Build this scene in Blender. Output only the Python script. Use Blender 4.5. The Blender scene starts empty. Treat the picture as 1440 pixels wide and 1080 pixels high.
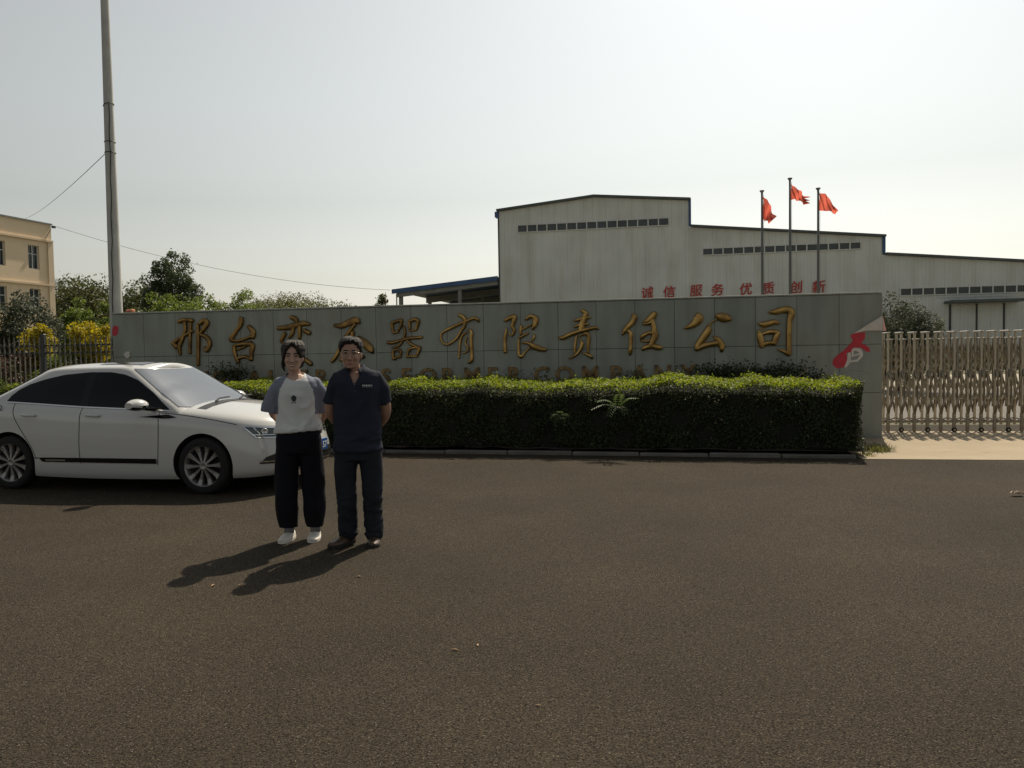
import bpy, bmesh, math, random
import numpy as np
from mathutils import Vector, Matrix, Euler

R = math.radians
rng = np.random.default_rng(11)
random.seed(5)
SC = bpy.context.scene
COL = SC.collection

# ------------------------------------------------------------------ camera
FPX, CAMH, PITCH, ROLL = 1080.0, 1.55, 2.3, -0.95      # focal length in px of a 1440 px wide frame
cd = bpy.data.cameras.new("camera"); cam = bpy.data.objects.new("camera", cd); COL.objects.link(cam)
cd.sensor_fit = 'HORIZONTAL'; cd.sensor_width = 36.0; cd.lens = 36.0 * FPX / 1440.0
cd.clip_start = 0.05; cd.clip_end = 3000
CROT = Matrix.Rotation(R(90 - PITCH), 3, 'X') @ Matrix.Rotation(R(ROLL), 3, 'Z')
cam.matrix_world = Matrix.Translation((0, 0, CAMH)) @ CROT.to_4x4()
SC.camera = cam

# ------------------------------------------------------------------ sky, sun, exposure
SUN_EL, SUN_AZ = 52.0, 22.0            # azimuth measured from +Y towards +X
w = bpy.data.worlds.new("World"); SC.world = w; w.use_nodes = True
nt = w.node_tree; nt.nodes.clear()
out = nt.nodes.new('ShaderNodeOutputWorld'); bg = nt.nodes.new('ShaderNodeBackground')
sky = nt.nodes.new('ShaderNodeTexSky'); sky.sky_type = 'NISHITA'; sky.sun_disc = False
sky.sun_elevation = R(SUN_EL); sky.sun_rotation = R(SUN_AZ)
sky.altitude = 60; sky.air_density = 1.7; sky.dust_density = 1.5; sky.ozone_density = 1.0
hs = nt.nodes.new('ShaderNodeHueSaturation'); hs.inputs['Saturation'].default_value = 0.16
hs.inputs['Value'].default_value = 0.44
gm = nt.nodes.new('ShaderNodeGamma'); gm.inputs['Gamma'].default_value = 1.75      # haze: steeper fall-off away from the sun
nt.links.new(sky.outputs[0], hs.inputs['Color']); nt.links.new(hs.outputs[0], gm.inputs[0]); tn = nt.nodes.new('ShaderNodeMix'); tn.data_type = 'RGBA'; tn.blend_type = 'MULTIPLY'; tn.inputs[0].default_value = 1.0; tn.inputs[7].default_value = (1.0, 0.995, 0.955, 1)
nt.links.new(gm.outputs[0], tn.inputs[6]); nt.links.new(tn.outputs[2], bg.inputs[0])
bg.inputs[1].default_value = 0.095
nt.links.new(bg.outputs[0], out.inputs[0])
sl = bpy.data.lights.new("sun", 'SUN'); sun = bpy.data.objects.new("sun", sl); COL.objects.link(sun)
sl.energy = 5.0; sl.angle = R(0.6); sl.color = (1.0, 0.88, 0.70)
sd = Vector((math.sin(R(SUN_AZ)) * math.cos(R(SUN_EL)), math.cos(R(SUN_AZ)) * math.cos(R(SUN_EL)), math.sin(R(SUN_EL))))
sun.rotation_euler = sd.to_track_quat('Z', 'Y').to_euler(); sun.location = sd * 80
SC.view_settings.view_transform = 'Standard'; SC.view_settings.look = 'None'
SC.view_settings.exposure = 0.0; SC.view_settings.gamma = 1.0; SC.view_settings.use_curve_mapping = False
SC.render.engine = 'CYCLES'
SC.cycles.use_denoising = True
SC.cycles.max_bounces = 8; SC.cycles.transparent_max_bounces = 16

# ------------------------------------------------------------------ survey helpers (photo pixel -> place in the world)
def ray(px, py): return CROT @ Vector(((px - 720) / FPX, -(py - 540) / FPX, -1.0))
def G(px, py, z=0.0):
    d = ray(px, py); return Vector((0, 0, CAMH)) + d * ((z - CAMH) / d.z)
def D(px, py, Y):
    d = ray(px, py); return Vector((0, 0, CAMH)) + d * (Y / d.y)
def plane_uv(P0, yaw):
    """survey a vertical plane through P0 running at -yaw: pixel -> (u along it, height)"""
    dv = Vector((math.cos(yaw), -math.sin(yaw), 0)); nv = Vector((math.sin(yaw), math.cos(yaw), 0))
    def f(px, py):
        r = ray(px, py); t = nv.dot(P0 - Vector((0, 0, CAMH))) / nv.dot(r)
        p = Vector((0, 0, CAMH)) + r * t
        return (p - P0).dot(dv), p.z
    return f

# ------------------------------------------------------------------ object helpers
def thing(name, label, cat, loc=(0, 0, 0), rz=0.0, group=None):
    o = bpy.data.objects.new(name, None); COL.objects.link(o); o.empty_display_size = 0.1
    o.location = loc; o.rotation_euler = (0, 0, rz)
    tag(o, label, cat, group); return o
def tag(o, label=None, cat=None, group=None, kind=None):
    if label: o["label"] = label
    if cat: o["category"] = cat
    if group: o["group"] = group
    if kind: o["kind"] = kind
    return o
def link_mesh(name, me, mats, parent=None):
    if not isinstance(mats, (list, tuple)): mats = [mats]
    if len(me.materials) == 0:
        for m in mats: me.materials.append(m)
    o = bpy.data.objects.new(name, me); COL.objects.link(o); o.parent = parent
    return o
def inst(name, me, parent, loc=(0, 0, 0), rot=(0, 0, 0), scale=(1, 1, 1)):
    o = bpy.data.objects.new(name, me); COL.objects.link(o); o.parent = parent
    o.location = loc; o.rotation_euler = rot; o.scale = scale; return o
def struct(o): o["kind"] = "structure"; return o

class MB:
    def __init__(s): s.v = []; s.f = []; s.m = []; s.cur = 0
    def add(s, vs, fs):
        b = len(s.v); s.v.extend([tuple(v) for v in vs])
        s.f.extend([tuple(i + b for i in f) for f in fs]); s.m.extend([s.cur] * len(fs)); return b
    def box(s, c, d, M=None):
        hx, hy, hz = d[0] / 2, d[1] / 2, d[2] / 2
        vs = [Vector((x, y, z)) for z in (-hz, hz) for y in (-hy, hy) for x in (-hx, hx)]
        if M is not None: vs = [M @ v for v in vs]
        c = Vector(c); vs = [v + c for v in vs]
        s.add(vs, [(0, 2, 3, 1), (4, 5, 7, 6), (0, 1, 5, 4), (2, 6, 7, 3), (1, 3, 7, 5), (0, 4, 6, 2)]); return s
    def span(s, a, b): # box from corner a to corner b
        return s.box([(a[i] + b[i]) / 2 for i in range(3)], [abs(b[i] - a[i]) for i in range(3)])
    def bevbox(s, c, d, r=0.004, M=None):
        bm = bmesh.new(); bmesh.ops.create_cube(bm, size=1.0)
        for v in bm.verts: v.co = Vector((v.co.x * d[0], v.co.y * d[1], v.co.z * d[2]))
        bmesh.ops.bevel(bm, geom=bm.edges[:], offset=r, segments=1, affect='EDGES')
        bm.verts.index_update()
        vs = [((M @ v.co) if M is not None else v.co) + Vector(c) for v in bm.verts]
        s.add(vs, [[v.index for v in f.verts] for f in bm.faces]); bm.free(); return s
    def tube(s, pts, rad, n=8, caps=True, flat=None):
        pts = [Vector(p) for p in pts]; k = len(pts)
        rad = [rad] * k if not isinstance(rad, (list, tuple)) else rad
        rings = []; up = None
        for i, p in enumerate(pts):
            t = (pts[min(i + 1, k - 1)] - pts[max(i - 1, 0)])
            t = t.normalized() if t.length > 1e-9 else Vector((0, 0, 1))
            if up is None:
                up = Vector((0, 0, 1)) if abs(t.z) < 0.9 else Vector((1, 0, 0))
            a = t.cross(up); a.normalize(); b = a.cross(t); b.normalize(); up = b
            ra, rb = (rad[i], rad[i]) if not isinstance(rad[i], tuple) else rad[i]
            rings.append([p + a * (math.cos(q) * ra) + b * (math.sin(q) * rb) for q in [2 * math.pi * j / n for j in range(n)]])
        vs = [v for r_ in rings for v in r_]; fs = []
        for i in range(k - 1):
            for j in range(n):
                fs.append((i * n + j, i * n + (j + 1) % n, (i + 1) * n + (j + 1) % n, (i + 1) * n + j))
        if caps:
            fs.append(tuple(range(n - 1, -1, -1))); fs.append(tuple((k - 1) * n + j for j in range(n)))
        s.add(vs, fs); return s
    def prism(s, poly, y0, y1): # polygon in (x,z) extruded along y
        n = len(poly)
        vs = [(p[0], y0, p[1]) for p in poly] + [(p[0], y1, p[1]) for p in poly]
        fs = [tuple(range(n)), tuple(range(2 * n - 1, n - 1, -1))]
        for i in range(n): fs.append((i, i + n, (i + 1) % n + n, (i + 1) % n))
        s.add(vs, fs); return s
    def lathe(s, prof, n=24, axis='Z', c=(0, 0, 0)): # profile of (r, h)
        vs = []; fs = []; k = len(prof)
        for (r_, h) in prof:
            for j in range(n):
                q = 2 * math.pi * j / n; a, b = r_ * math.cos(q), r_ * math.sin(q)
                v = (a, b, h) if axis == 'Z' else ((a, h, b) if axis == 'Y' else (h, a, b))
                vs.append((v[0] + c[0], v[1] + c[1], v[2] + c[2]))
        for i in range(k - 1):
            for j in range(n): fs.append((i * n + j, i * n + (j + 1) % n, (i + 1) * n + (j + 1) % n, (i + 1) * n + j))
        s.add(vs, fs); return s
    def grid(s, rows): # list of rows of points
        n = len(rows[0]); vs = [p for r_ in rows for p in r_]; fs = []
        for i in range(len(rows) - 1):
            for j in range(n - 1): fs.append((i * n + j, i * n + j + 1, (i + 1) * n + j + 1, (i + 1) * n + j))
        s.add(vs, fs); return s
    def mesh(s, name, mats, smooth=False, fix=True):
        me = bpy.data.meshes.new(name); me.from_pydata(s.v, [], s.f)
        if not isinstance(mats, (list, tuple)): mats = [mats]
        for m in mats: me.materials.append(m)
        me.polygons.foreach_set("material_index", s.m)
        if fix:
            bm = bmesh.new(); bm.from_mesh(me); bmesh.ops.recalc_face_normals(bm, faces=bm.faces[:]); bm.to_mesh(me); bm.free()
        if smooth: me.polygons.foreach_set("use_smooth", [True] * len(me.polygons))
        me.update(); return me
    def build(s, name, mats, parent=None, smooth=False, fix=True):
        return link_mesh(name, s.mesh(name, mats, smooth, fix), mats, parent)

# ------------------------------------------------------------------ materials (all procedural)
def mat(name, col, rough=0.6, metal=0.0, var=0.0, vscale=4.0, bump=0.0, bscale=60.0, col2=None, spec=0.5, coat=0.0,
        rvar=0.0, stretch=(1, 1, 1), island=0.0):
    m = bpy.data.materials.new(name); m.use_nodes = True; t = m.node_tree; b = t.nodes["Principled BSDF"]
    b.inputs['Base Color'].default_value = (*col, 1); b.inputs['Roughness'].default_value = rough
    b.inputs['Metallic'].default_value = metal; b.inputs['Specular IOR Level'].default_value = spec
    if coat: b.inputs['Coat Weight'].default_value = coat; b.inputs['Coat Roughness'].default_value = 0.04
    tc = t.nodes.new('ShaderNodeTexCoord'); mp = t.nodes.new('ShaderNodeMapping'); mp.inputs['Scale'].default_value = stretch
    t.links.new(tc.outputs['Object'], mp.inputs[0])
    last = None
    if var or col2:
        n = t.nodes.new('ShaderNodeTexNoise'); n.inputs['Scale'].default_value = vscale; n.inputs['Detail'].default_value = 6
        t.links.new(mp.outputs[0], n.inputs['Vector'])
        mx = t.nodes.new('ShaderNodeMix'); mx.data_type = 'RGBA'
        c2 = col2 if col2 else tuple(min(1, c * (1 + var)) for c in col)
        c1 = col if col2 else tuple(c * (1 - var) for c in col)
        mx.inputs[6].default_value = (*c1, 1); mx.inputs[7].default_value = (*c2, 1)
        rp = t.nodes.new('ShaderNodeMapRange'); rp.inputs[1].default_value = 0.3; rp.inputs[2].default_value = 0.7
        t.links.new(n.outputs['Fac'], rp.inputs[0]); t.links.new(rp.outputs[0], mx.inputs[0])
        last = mx.outputs[2]
        if rvar:
            r2 = t.nodes.new('ShaderNodeMapRange'); r2.inputs[3].default_value = max(0, rough - rvar); r2.inputs[4].default_value = min(1, rough + rvar)
            t.links.new(n.outputs['Fac'], r2.inputs[0]); t.links.new(r2.outputs[0], b.inputs['Roughness'])
    if island:
        g = t.nodes.new('ShaderNodeObjectInfo')
        h = t.nodes.new('ShaderNodeHueSaturation'); r3 = t.nodes.new('ShaderNodeMapRange')
        r3.inputs[3].default_value = 1 - island; r3.inputs[4].default_value = 1 + island
        t.links.new(g.outputs['Random'], r3.inputs[0]); t.links.new(r3.outputs[0], h.inputs['Value'])
        if last is not None: t.links.new(last, h.inputs['Color'])
        else: h.inputs['Color'].default_value = (*col, 1)
        last = h.outputs[0]
    if last is not None: t.links.new(last, b.inputs['Base Color'])
    if bump:
        n2 = t.nodes.new('ShaderNodeTexNoise'); n2.inputs['Scale'].default_value = bscale; n2.inputs['Detail'].default_value = 5
        t.links.new(mp.outputs[0], n2.inputs['Vector'])
        bp = t.nodes.new('ShaderNodeBump'); bp.inputs['Strength'].default_value = bump; bp.inputs['Distance'].default_value = 0.01
        t.links.new(n2.outputs['Fac'], bp.inputs['Height']); t.links.new(bp.outputs[0], b.inputs['Normal'])
    return m

def leaf_mat(name, c1, c2, trans=0.35, rough=0.55, tcol=None, sat=1.0):
    m = bpy.data.materials.new(name); m.use_nodes = True; t = m.node_tree; b = t.nodes["Principled BSDF"]
    g = t.nodes.new('ShaderNodeNewGeometry'); mx = t.nodes.new('ShaderNodeMix'); mx.data_type = 'RGBA'
    mx.inputs[6].default_value = (*c1, 1); mx.inputs[7].default_value = (*c2, 1)
    t.links.new(g.outputs['Random Per Island'], mx.inputs[0]); t.links.new(mx.outputs[2], b.inputs['Base Color'])
    b.inputs['Roughness'].default_value = rough; b.inputs['Specular IOR Level'].default_value = 0.35
    tr = t.nodes.new('ShaderNodeBsdfTranslucent'); ms = t.nodes.new('ShaderNodeMixShader'); ms.inputs[0].default_value = trans
    hv = t.nodes.new('ShaderNodeHueSaturation'); hv.inputs['Value'].default_value = 2.2; hv.inputs['Saturation'].default_value = 1.1
    hv.inputs['Hue'].default_value = 0.485
    t.links.new(mx.outputs[2], hv.inputs['Color']); t.links.new(hv.outputs[0], tr.inputs['Color'])
    o = t.nodes["Material Output"]; t.links.new(b.outputs[0], ms.inputs[1]); t.links.new(tr.outputs[0], ms.inputs[2])
    t.links.new(ms.outputs[0], o.inputs['Surface'])
    return m

def asphalt_mat():
    m = bpy.data.materials.new("asphalt"); m.use_nodes = True; t = m.node_tree; b = t.nodes["Principled BSDF"]
    N = t.nodes.new; L = t.links.new
    tc = N('ShaderNodeTexCoord')
    v = N('ShaderNodeTexVoronoi'); v.inputs['Scale'].default_value = 170; L(tc.outputs['Object'], v.inputs['Vector'])
    n1 = N('ShaderNodeTexNoise'); n1.inputs['Scale'].default_value = 0.55; n1.inputs['Detail'].default_value = 7; n1.inputs['Roughness'].default_value = 0.6
    L(tc.outputs['Object'], n1.inputs['Vector'])
    n2 = N('ShaderNodeTexNoise'); n2.inputs['Scale'].default_value = 95; n2.inputs['Detail'].default_value = 6; n2.inputs['Roughness'].default_value = 0.75
    L(tc.outputs['Object'], n2.inputs['Vector'])
    sep = N('ShaderNodeSeparateColor'); L(v.outputs['Color'], sep.inputs[0])
    cr = N('ShaderNodeValToRGB'); e = cr.color_ramp.elements
    e[0].position = 0.0; e[0].color = (0.006, 0.005, 0.004, 1); e[1].position = 0.32; e[1].color = (0.046, 0.0365, 0.0255, 1)
    x = cr.color_ramp.elements.new(0.93); x.color = (0.064, 0.051, 0.036, 1)
    x = cr.color_ramp.elements.new(0.985); x.color = (0.12, 0.10, 0.076, 1)
    L(sep.outputs[0], cr.inputs[0])
    big = N('ShaderNodeMapRange'); big.inputs[1].default_value = 0.3; big.inputs[2].default_value = 0.7; big.inputs[3].default_value = 0.80; big.inputs[4].default_value = 1.22
    L(n1.outputs['Fac'], big.inputs[0])
    fine = N('ShaderNodeMapRange'); fine.inputs[1].default_value = 0.3; fine.inputs[2].default_value = 0.7; fine.inputs[1].default_value = 0.38; fine.inputs[2].default_value = 0.62; fine.inputs[3].default_value = 0.35; fine.inputs[4].default_value = 1.5
    L(n2.outputs['Fac'], fine.inputs[0])
    mu = N('ShaderNodeMath'); mu.operation = 'MULTIPLY'; L(big.outputs[0], mu.inputs[0]); L(fine.outputs[0], mu.inputs[1])
    hv = N('ShaderNodeHueSaturation'); L(cr.outputs[0], hv.inputs['Color']); L(mu.outputs[0], hv.inputs['Value'])
    n4 = N('ShaderNodeTexNoise'); n4.inputs['Scale'].default_value = 0.22; n4.inputs['Detail'].default_value = 5; n4.inputs['Distortion'].default_value = 1.2; L(tc.outputs['Object'], n4.inputs['Vector'])
    r4 = N('ShaderNodeMapRange'); r4.inputs[1].default_value = 0.4; r4.inputs[2].default_value = 0.62; r4.inputs[4].default_value = 0.5; L(n4.outputs['Fac'], r4.inputs[0])
    tint = N('ShaderNodeMix'); tint.data_type = 'RGBA'; tint.blend_type = 'MULTIPLY'; tint.inputs[7].default_value = (0.86, 0.90, 0.88, 1); L(r4.outputs[0], tint.inputs[0]); L(hv.outputs[0], tint.inputs[6])
    L(tint.outputs[2], b.inputs['Base Color']); b.inputs['Roughness'].default_value = 0.9; b.inputs['Specular IOR Level'].default_value = 0.12
    ad = N('ShaderNodeMath'); ad.operation = 'MULTIPLY_ADD'; ad.inputs[1].default_value = -1.0
    L(v.outputs['Distance'], ad.inputs[0]); L(n2.outputs['Fac'], ad.inputs[2])
    bp = N('ShaderNodeBump'); bp.inputs['Strength'].default_value = 0.85; bp.inputs['Distance'].default_value = 0.006
    L(ad.outputs[0], bp.inputs['Height']); L(bp.outputs[0], b.inputs['Normal'])
    return m

def concrete_mat(name, c1, c2, scale=1.2, cracks=True):
    m = bpy.data.materials.new(name); m.use_nodes = True; t = m.node_tree; b = t.nodes["Principled BSDF"]
    N = t.nodes.new; L = t.links.new; tc = N('ShaderNodeTexCoord')
    n1 = N('ShaderNodeTexNoise'); n1.inputs['Scale'].default_value = scale; n1.inputs['Detail'].default_value = 9; n1.inputs['Roughness'].default_value = 0.65
    L(tc.outputs['Object'], n1.inputs['Vector'])
    mx = N('ShaderNodeMix'); mx.data_type = 'RGBA'; mx.inputs[6].default_value = (*c1, 1); mx.inputs[7].default_value = (*c2, 1)
    rp = N('ShaderNodeMapRange'); rp.inputs[1].default_value = 0.35; rp.inputs[2].default_value = 0.68; L(n1.outputs['Fac'], rp.inputs[0]); L(rp.outputs[0], mx.inputs[0])
    col = mx.outputs[2]
    if cracks:
        n3 = N('ShaderNodeTexNoise'); n3.inputs['Scale'].default_value = 2.3; n3.inputs['Detail'].default_value = 8
        mp = N('ShaderNodeMapping'); mp.inputs['Scale'].default_value = (0.5, 2.2, 1); L(tc.outputs['Object'], mp.inputs[0]); L(mp.outputs[0], n3.inputs['Vector'])
        r2 = N('ShaderNodeMapRange'); r2.inputs[1].default_value = 0.66; r2.inputs[2].default_value = 0.72; L(n3.outputs['Fac'], r2.inputs[0])
        m2 = N('ShaderNodeMix'); m2.data_type = 'RGBA'; L(r2.outputs[0], m2.inputs[0]); L(col, m2.inputs[6]); m2.inputs[7].default_value = (c1[0] * .45, c1[1] * .42, c1[2] * .4, 1)
        col = m2.outputs[2]
    L(col, b.inputs['Base Color']); b.inputs['Roughness'].default_value = 0.88; b.inputs['Specular IOR Level'].default_value = 0.2
    n2 = N('ShaderNodeTexNoise'); n2.inputs['Scale'].default_value = 70; n2.inputs['Detail'].default_value = 4; L(tc.outputs['Object'], n2.inputs['Vector'])
    bp = N('ShaderNodeBump'); bp.inputs['Strength'].default_value = 0.3; bp.inputs['Distance'].default_value = 0.004
    L(n2.outputs['Fac'], bp.inputs['Height']); L(bp.outputs[0], b.inputs['Normal'])
    return m

def granite_mat():
    m = bpy.data.materials.new("grey_green_granite"); m.use_nodes = True; t = m.node_tree; b = t.nodes["Principled BSDF"]
    N = t.nodes.new; L = t.links.new; tc = N('ShaderNodeTexCoord'); oi = N('ShaderNodeObjectInfo')
    geo = N('ShaderNodeNewGeometry')
    sp = N('ShaderNodeTexNoise'); sp.inputs['Scale'].default_value = 160; sp.inputs['Detail'].default_value = 3; L(geo.outputs['Position'], sp.inputs['Vector'])
    st = N('ShaderNodeTexNoise'); st.inputs['Scale'].default_value = 1.0; st.inputs['Detail'].default_value = 6
    mp = N('ShaderNodeMapping'); mp.inputs['Scale'].default_value = (5.0, 5.0, 0.7); L(geo.outputs['Position'], mp.inputs[0]); L(mp.outputs[0], st.inputs['Vector'])
    cl = N('ShaderNodeTexNoise'); cl.inputs['Scale'].default_value = 1.3; cl.inputs['Detail'].default_value = 5; L(geo.outputs['Position'], cl.inputs['Vector'])
    mx = N('ShaderNodeMix'); mx.data_type = 'RGBA'; mx.inputs[6].default_value = (0.225, 0.242, 0.215, 1); mx.inputs[7].default_value = (0.32, 0.34, 0.305, 1)
    L(sp.outputs['Fac'], mx.inputs[0])
    m2 = N('ShaderNodeMix'); m2.data_type = 'RGBA'; m2.blend_type = 'MULTIPLY'; m2.inputs[0].default_value = 0.65
    r1 = N('ShaderNodeMapRange'); r1.inputs[1].default_value = 0.32; r1.inputs[2].default_value = 0.62; r1.inputs[3].default_value = 0.66; r1.inputs[4].default_value = 1.0
    L(st.outputs['Fac'], r1.inputs[0]); L(mx.outputs[2], m2.inputs[6]); L(r1.outputs[0], m2.inputs[7])
    hv = N('ShaderNodeHueSaturation'); r2 = N('ShaderNodeMapRange'); r2.inputs[3].default_value = 0.93; r2.inputs[4].default_value = 1.07
    L(oi.outputs['Random'], r2.inputs[0]); L(r2.outputs[0], hv.inputs['Value']); L(m2.outputs[2], hv.inputs['Color'])
    m3 = N('ShaderNodeMix'); m3.data_type = 'RGBA'; m3.inputs[7].default_value = (0.20, 0.185, 0.15, 1)
    r4 = N('ShaderNodeMapRange'); r4.inputs[1].default_value = 0.5; r4.inputs[2].default_value = 0.75; r4.inputs[4].default_value = 0.6
    L(cl.outputs['Fac'], r4.inputs[0]); L(r4.outputs[0], m3.inputs[0]); L(hv.outputs[0], m3.inputs[6])
    L(m3.outputs[2], b.inputs['Base Color']); b.inputs['Roughness'].default_value = 0.42
    return m

def sheet_mat(name, c1, rib=0.25, stain=(0.33, 0.26, 0.17), axis=0):
    """painted profiled steel sheet: ribs as relief, dust and rust runs as stain"""
    m = bpy.data.materials.new(name); m.use_nodes = True; t = m.node_tree; b = t.nodes["Principled BSDF"]
    N = t.nodes.new; L = t.links.new; tc = N('ShaderNodeTexCoord')
    sx = N('ShaderNodeSeparateXYZ'); L(tc.outputs['Object'], sx.inputs[0])
    mu = N('ShaderNodeMath'); mu.operation = 'MULTIPLY'; mu.inputs[1].default_value = 2 * math.pi / rib; L(sx.outputs[axis], mu.inputs[0])
    sn = N('ShaderNodeMath'); sn.operation = 'SINE'; L(mu.outputs[0], sn.inputs[0])
    pw = N('ShaderNodeMapRange'); pw.inputs[1].default_value = 0.5; pw.inputs[2].default_value = 0.9; L(sn.outputs[0], pw.inputs[0])
    bp = N('ShaderNodeBump'); bp.inputs['Strength'].default_value = 0.6; bp.inputs['Distance'].default_value = 0.025
    L(pw.outputs[0], bp.inputs['Height']); L(bp.outputs[0], b.inputs['Normal'])
    st = N('ShaderNodeTexNoise'); st.inputs['Scale'].default_value = 1.0; st.inputs['Detail'].default_value = 7
    mp = N('ShaderNodeMapping'); mp.inputs['Scale'].default_value = (1.1, 1.1, 0.16) ; L(tc.outputs['Object'], mp.inputs[0]); L(mp.outputs[0], st.inputs['Vector'])
    r1 = N('ShaderNodeMapRange'); r1.inputs[1].default_value = 0.47; r1.inputs[2].default_value = 0.72; r1.inputs[4].default_value = 0.30; L(st.outputs['Fac'], r1.inputs[0])
    mx = N('ShaderNodeMix'); mx.data_type = 'RGBA'; mx.inputs[6].default_value = (*c1, 1); mx.inputs[7].default_value = (*stain, 1); L(r1.outputs[0], mx.inputs[0])
    cl = N('ShaderNodeTexNoise'); cl.inputs['Scale'].default_value = 0.4; cl.inputs['Detail'].default_value = 5; L(tc.outputs['Object'], cl.inputs['Vector'])
    r2 = N('ShaderNodeMapRange'); r2.inputs[1].default_value = 0.3; r2.inputs[2].default_value = 0.7; r2.inputs[3].default_value = 0.88; r2.inputs[4].default_value = 1.06; L(cl.outputs['Fac'], r2.inputs[0])
    # sheet laps: one faint line each 0.9 m
    fr = N('ShaderNodeMath'); fr.operation = 'FRACT'; m9 = N('ShaderNodeMath'); m9.operation = 'MULTIPLY'; m9.inputs[1].default_value = 1 / (rib * 4); L(sx.outputs[axis], m9.inputs[0]); L(m9.outputs[0], fr.inputs[0])
    lt = N('ShaderNodeMath'); lt.operation = 'LESS_THAN'; lt.inputs[1].default_value = 0.05; L(fr.outputs[0], lt.inputs[0])
    m8 = N('ShaderNodeMath'); m8.operation = 'MULTIPLY_ADD'; m8.inputs[1].default_value = -0.12; L(lt.outputs[0], m8.inputs[0]); L(r2.outputs[0], m8.inputs[2])
    hv = N('ShaderNodeHueSaturation'); L(mx.outputs[2], hv.inputs['Color']); L(m8.outputs[0], hv.inputs['Value'])
    L(hv.outputs[0], b.inputs['Base Color']); b.inputs['Roughness'].default_value = 0.5
    return m

M = {}
M['asphalt'] = asphalt_mat()
M['apron'] = concrete_mat('pale_concrete', (0.30, 0.245, 0.17), (0.36, 0.30, 0.215))
M['yard'] = concrete_mat('yard_concrete', (0.30, 0.27, 0.22), (0.40, 0.36, 0.30), 0.6)
M['kerb'] = mat('kerb_concrete', (0.125, 0.118, 0.105), 0.85, var=0.25, vscale=6, bump=0.4, bscale=40, island=0.12)
M['soil'] = mat('dark_soil', (0.055, 0.042, 0.03), 0.95, var=0.4, vscale=9, bump=0.8, bscale=25)
M['earth'] = mat('dry_grass_earth', (0.07, 0.075, 0.035), 0.95, var=0.4, vscale=1.5, bump=0.8, bscale=12, col2=(0.13, 0.11, 0.06))
M['granite'] = granite_mat()
M['granite_core'] = mat('dark_mortar', (0.10, 0.105, 0.095), 0.9)
M['coping'] = mat('coping_stone', (0.30, 0.31, 0.28), 0.5, var=0.15, vscale=8)
M['gold'] = mat('tarnished_gold_metal', (0.50, 0.32, 0.115), 0.30, 1.0, var=0.35, vscale=5, rvar=0.14, col2=(0.24, 0.145, 0.055))
M['dark_gold'] = mat('darker_gold_metal', (0.34, 0.21, 0.075), 0.34, 1.0, var=0.35, vscale=5, rvar=0.14, col2=(0.13, 0.08, 0.035))  # darker gold for the first characters of the row
M['dull_gold'] = mat('dirty_brass_letter', (0.32, 0.21, 0.095), 0.5, 0.8, var=0.4, vscale=9, col2=(0.06, 0.045, 0.03))
M['red_vinyl'] = mat('red_vinyl', (0.50, 0.025, 0.045), 0.5, var=0.15, vscale=10)
M['white_vinyl'] = mat('white_vinyl', (0.62, 0.58, 0.54), 0.6, var=0.08, vscale=10)
M['pink_vinyl'] = mat('pink_vinyl', (0.72, 0.36, 0.32), 0.6)
M['red_paint'] = mat('red_letter_enamel', (0.42, 0.035, 0.03), 0.5, var=0.25, vscale=2)
M['blue_trim'] = mat('blue_steel_trim', (0.035, 0.09, 0.22), 0.45, var=0.2, vscale=1)
M['sheet'] = sheet_mat('white_profiled_sheet', (0.63, 0.665, 0.645))
M['dark_glass'] = mat('dark_window_glass', (0.025, 0.035, 0.038), 0.12, var=0.5, vscale=0.8)
M['alu'] = mat('white_window_frame', (0.62, 0.64, 0.62), 0.5)
M['grey_steel'] = mat('grey_painted_steel', (0.20, 0.21, 0.20), 0.5, var=0.2, vscale=3)
M['dark_steel'] = mat('dark_steel', (0.035, 0.038, 0.038), 0.5, var=0.2, vscale=5)
M['stucco'] = mat('cream_stucco', (0.74, 0.60, 0.42), 0.9, var=0.10, vscale=0.8, bump=0.2, bscale=30, col2=(0.68, 0.55, 0.39))
M['stucco_light'] = mat('pale_cream_trim', (0.66, 0.54, 0.39), 0.9, var=0.06, vscale=1)
M['pole'] = mat('pole_concrete', (0.48, 0.48, 0.45), 0.85, var=0.12, vscale=3, bump=0.2, bscale=30)
M['cable'] = mat('black_cable', (0.02, 0.02, 0.02), 0.6)
M['bark'] = mat('bark', (0.09, 0.07, 0.05), 0.95, var=0.3, vscale=8, bump=0.6, bscale=20)
M['stainless'] = mat('brushed_stainless', (0.62, 0.56, 0.46), 0.28, 0.95, var=0.2, vscale=14, rvar=0.1, stretch=(1, 1, 0.1), col2=(0.38, 0.33, 0.26))
M['stainless_dull'] = mat('dull_stainless', (0.28, 0.245, 0.19), 0.40, 0.85, var=0.25, vscale=14)
M['rubber'] = mat('black_rubber', (0.015, 0.015, 0.015), 0.85, var=0.2, vscale=20)
def flag_mat():
    m = mat('red_flag_cloth', (0.50, 0.09, 0.06), 0.85); t = m.node_tree; tr = t.nodes.new('ShaderNodeBsdfTranslucent'); tr.inputs[0].default_value = (0.66, 0.15, 0.10, 1)
    ms = t.nodes.new('ShaderNodeMixShader'); ms.inputs[0].default_value = 0.6; t.links.new(t.nodes["Principled BSDF"].outputs[0], ms.inputs[1]); t.links.new(tr.outputs[0], ms.inputs[2]); t.links.new(ms.outputs[0], t.nodes["Material Output"].inputs[0]); return m
M['flag'] = flag_mat()
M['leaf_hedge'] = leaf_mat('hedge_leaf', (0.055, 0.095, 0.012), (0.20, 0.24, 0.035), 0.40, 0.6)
M['leaf_hedge_shaded'] = leaf_mat('hedge_shaded_leaf', (0.020, 0.032, 0.012), (0.062, 0.074, 0.026), 0.15, .6)  # darker copy of the hedge leaf: shade on front and end put into colour
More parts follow.
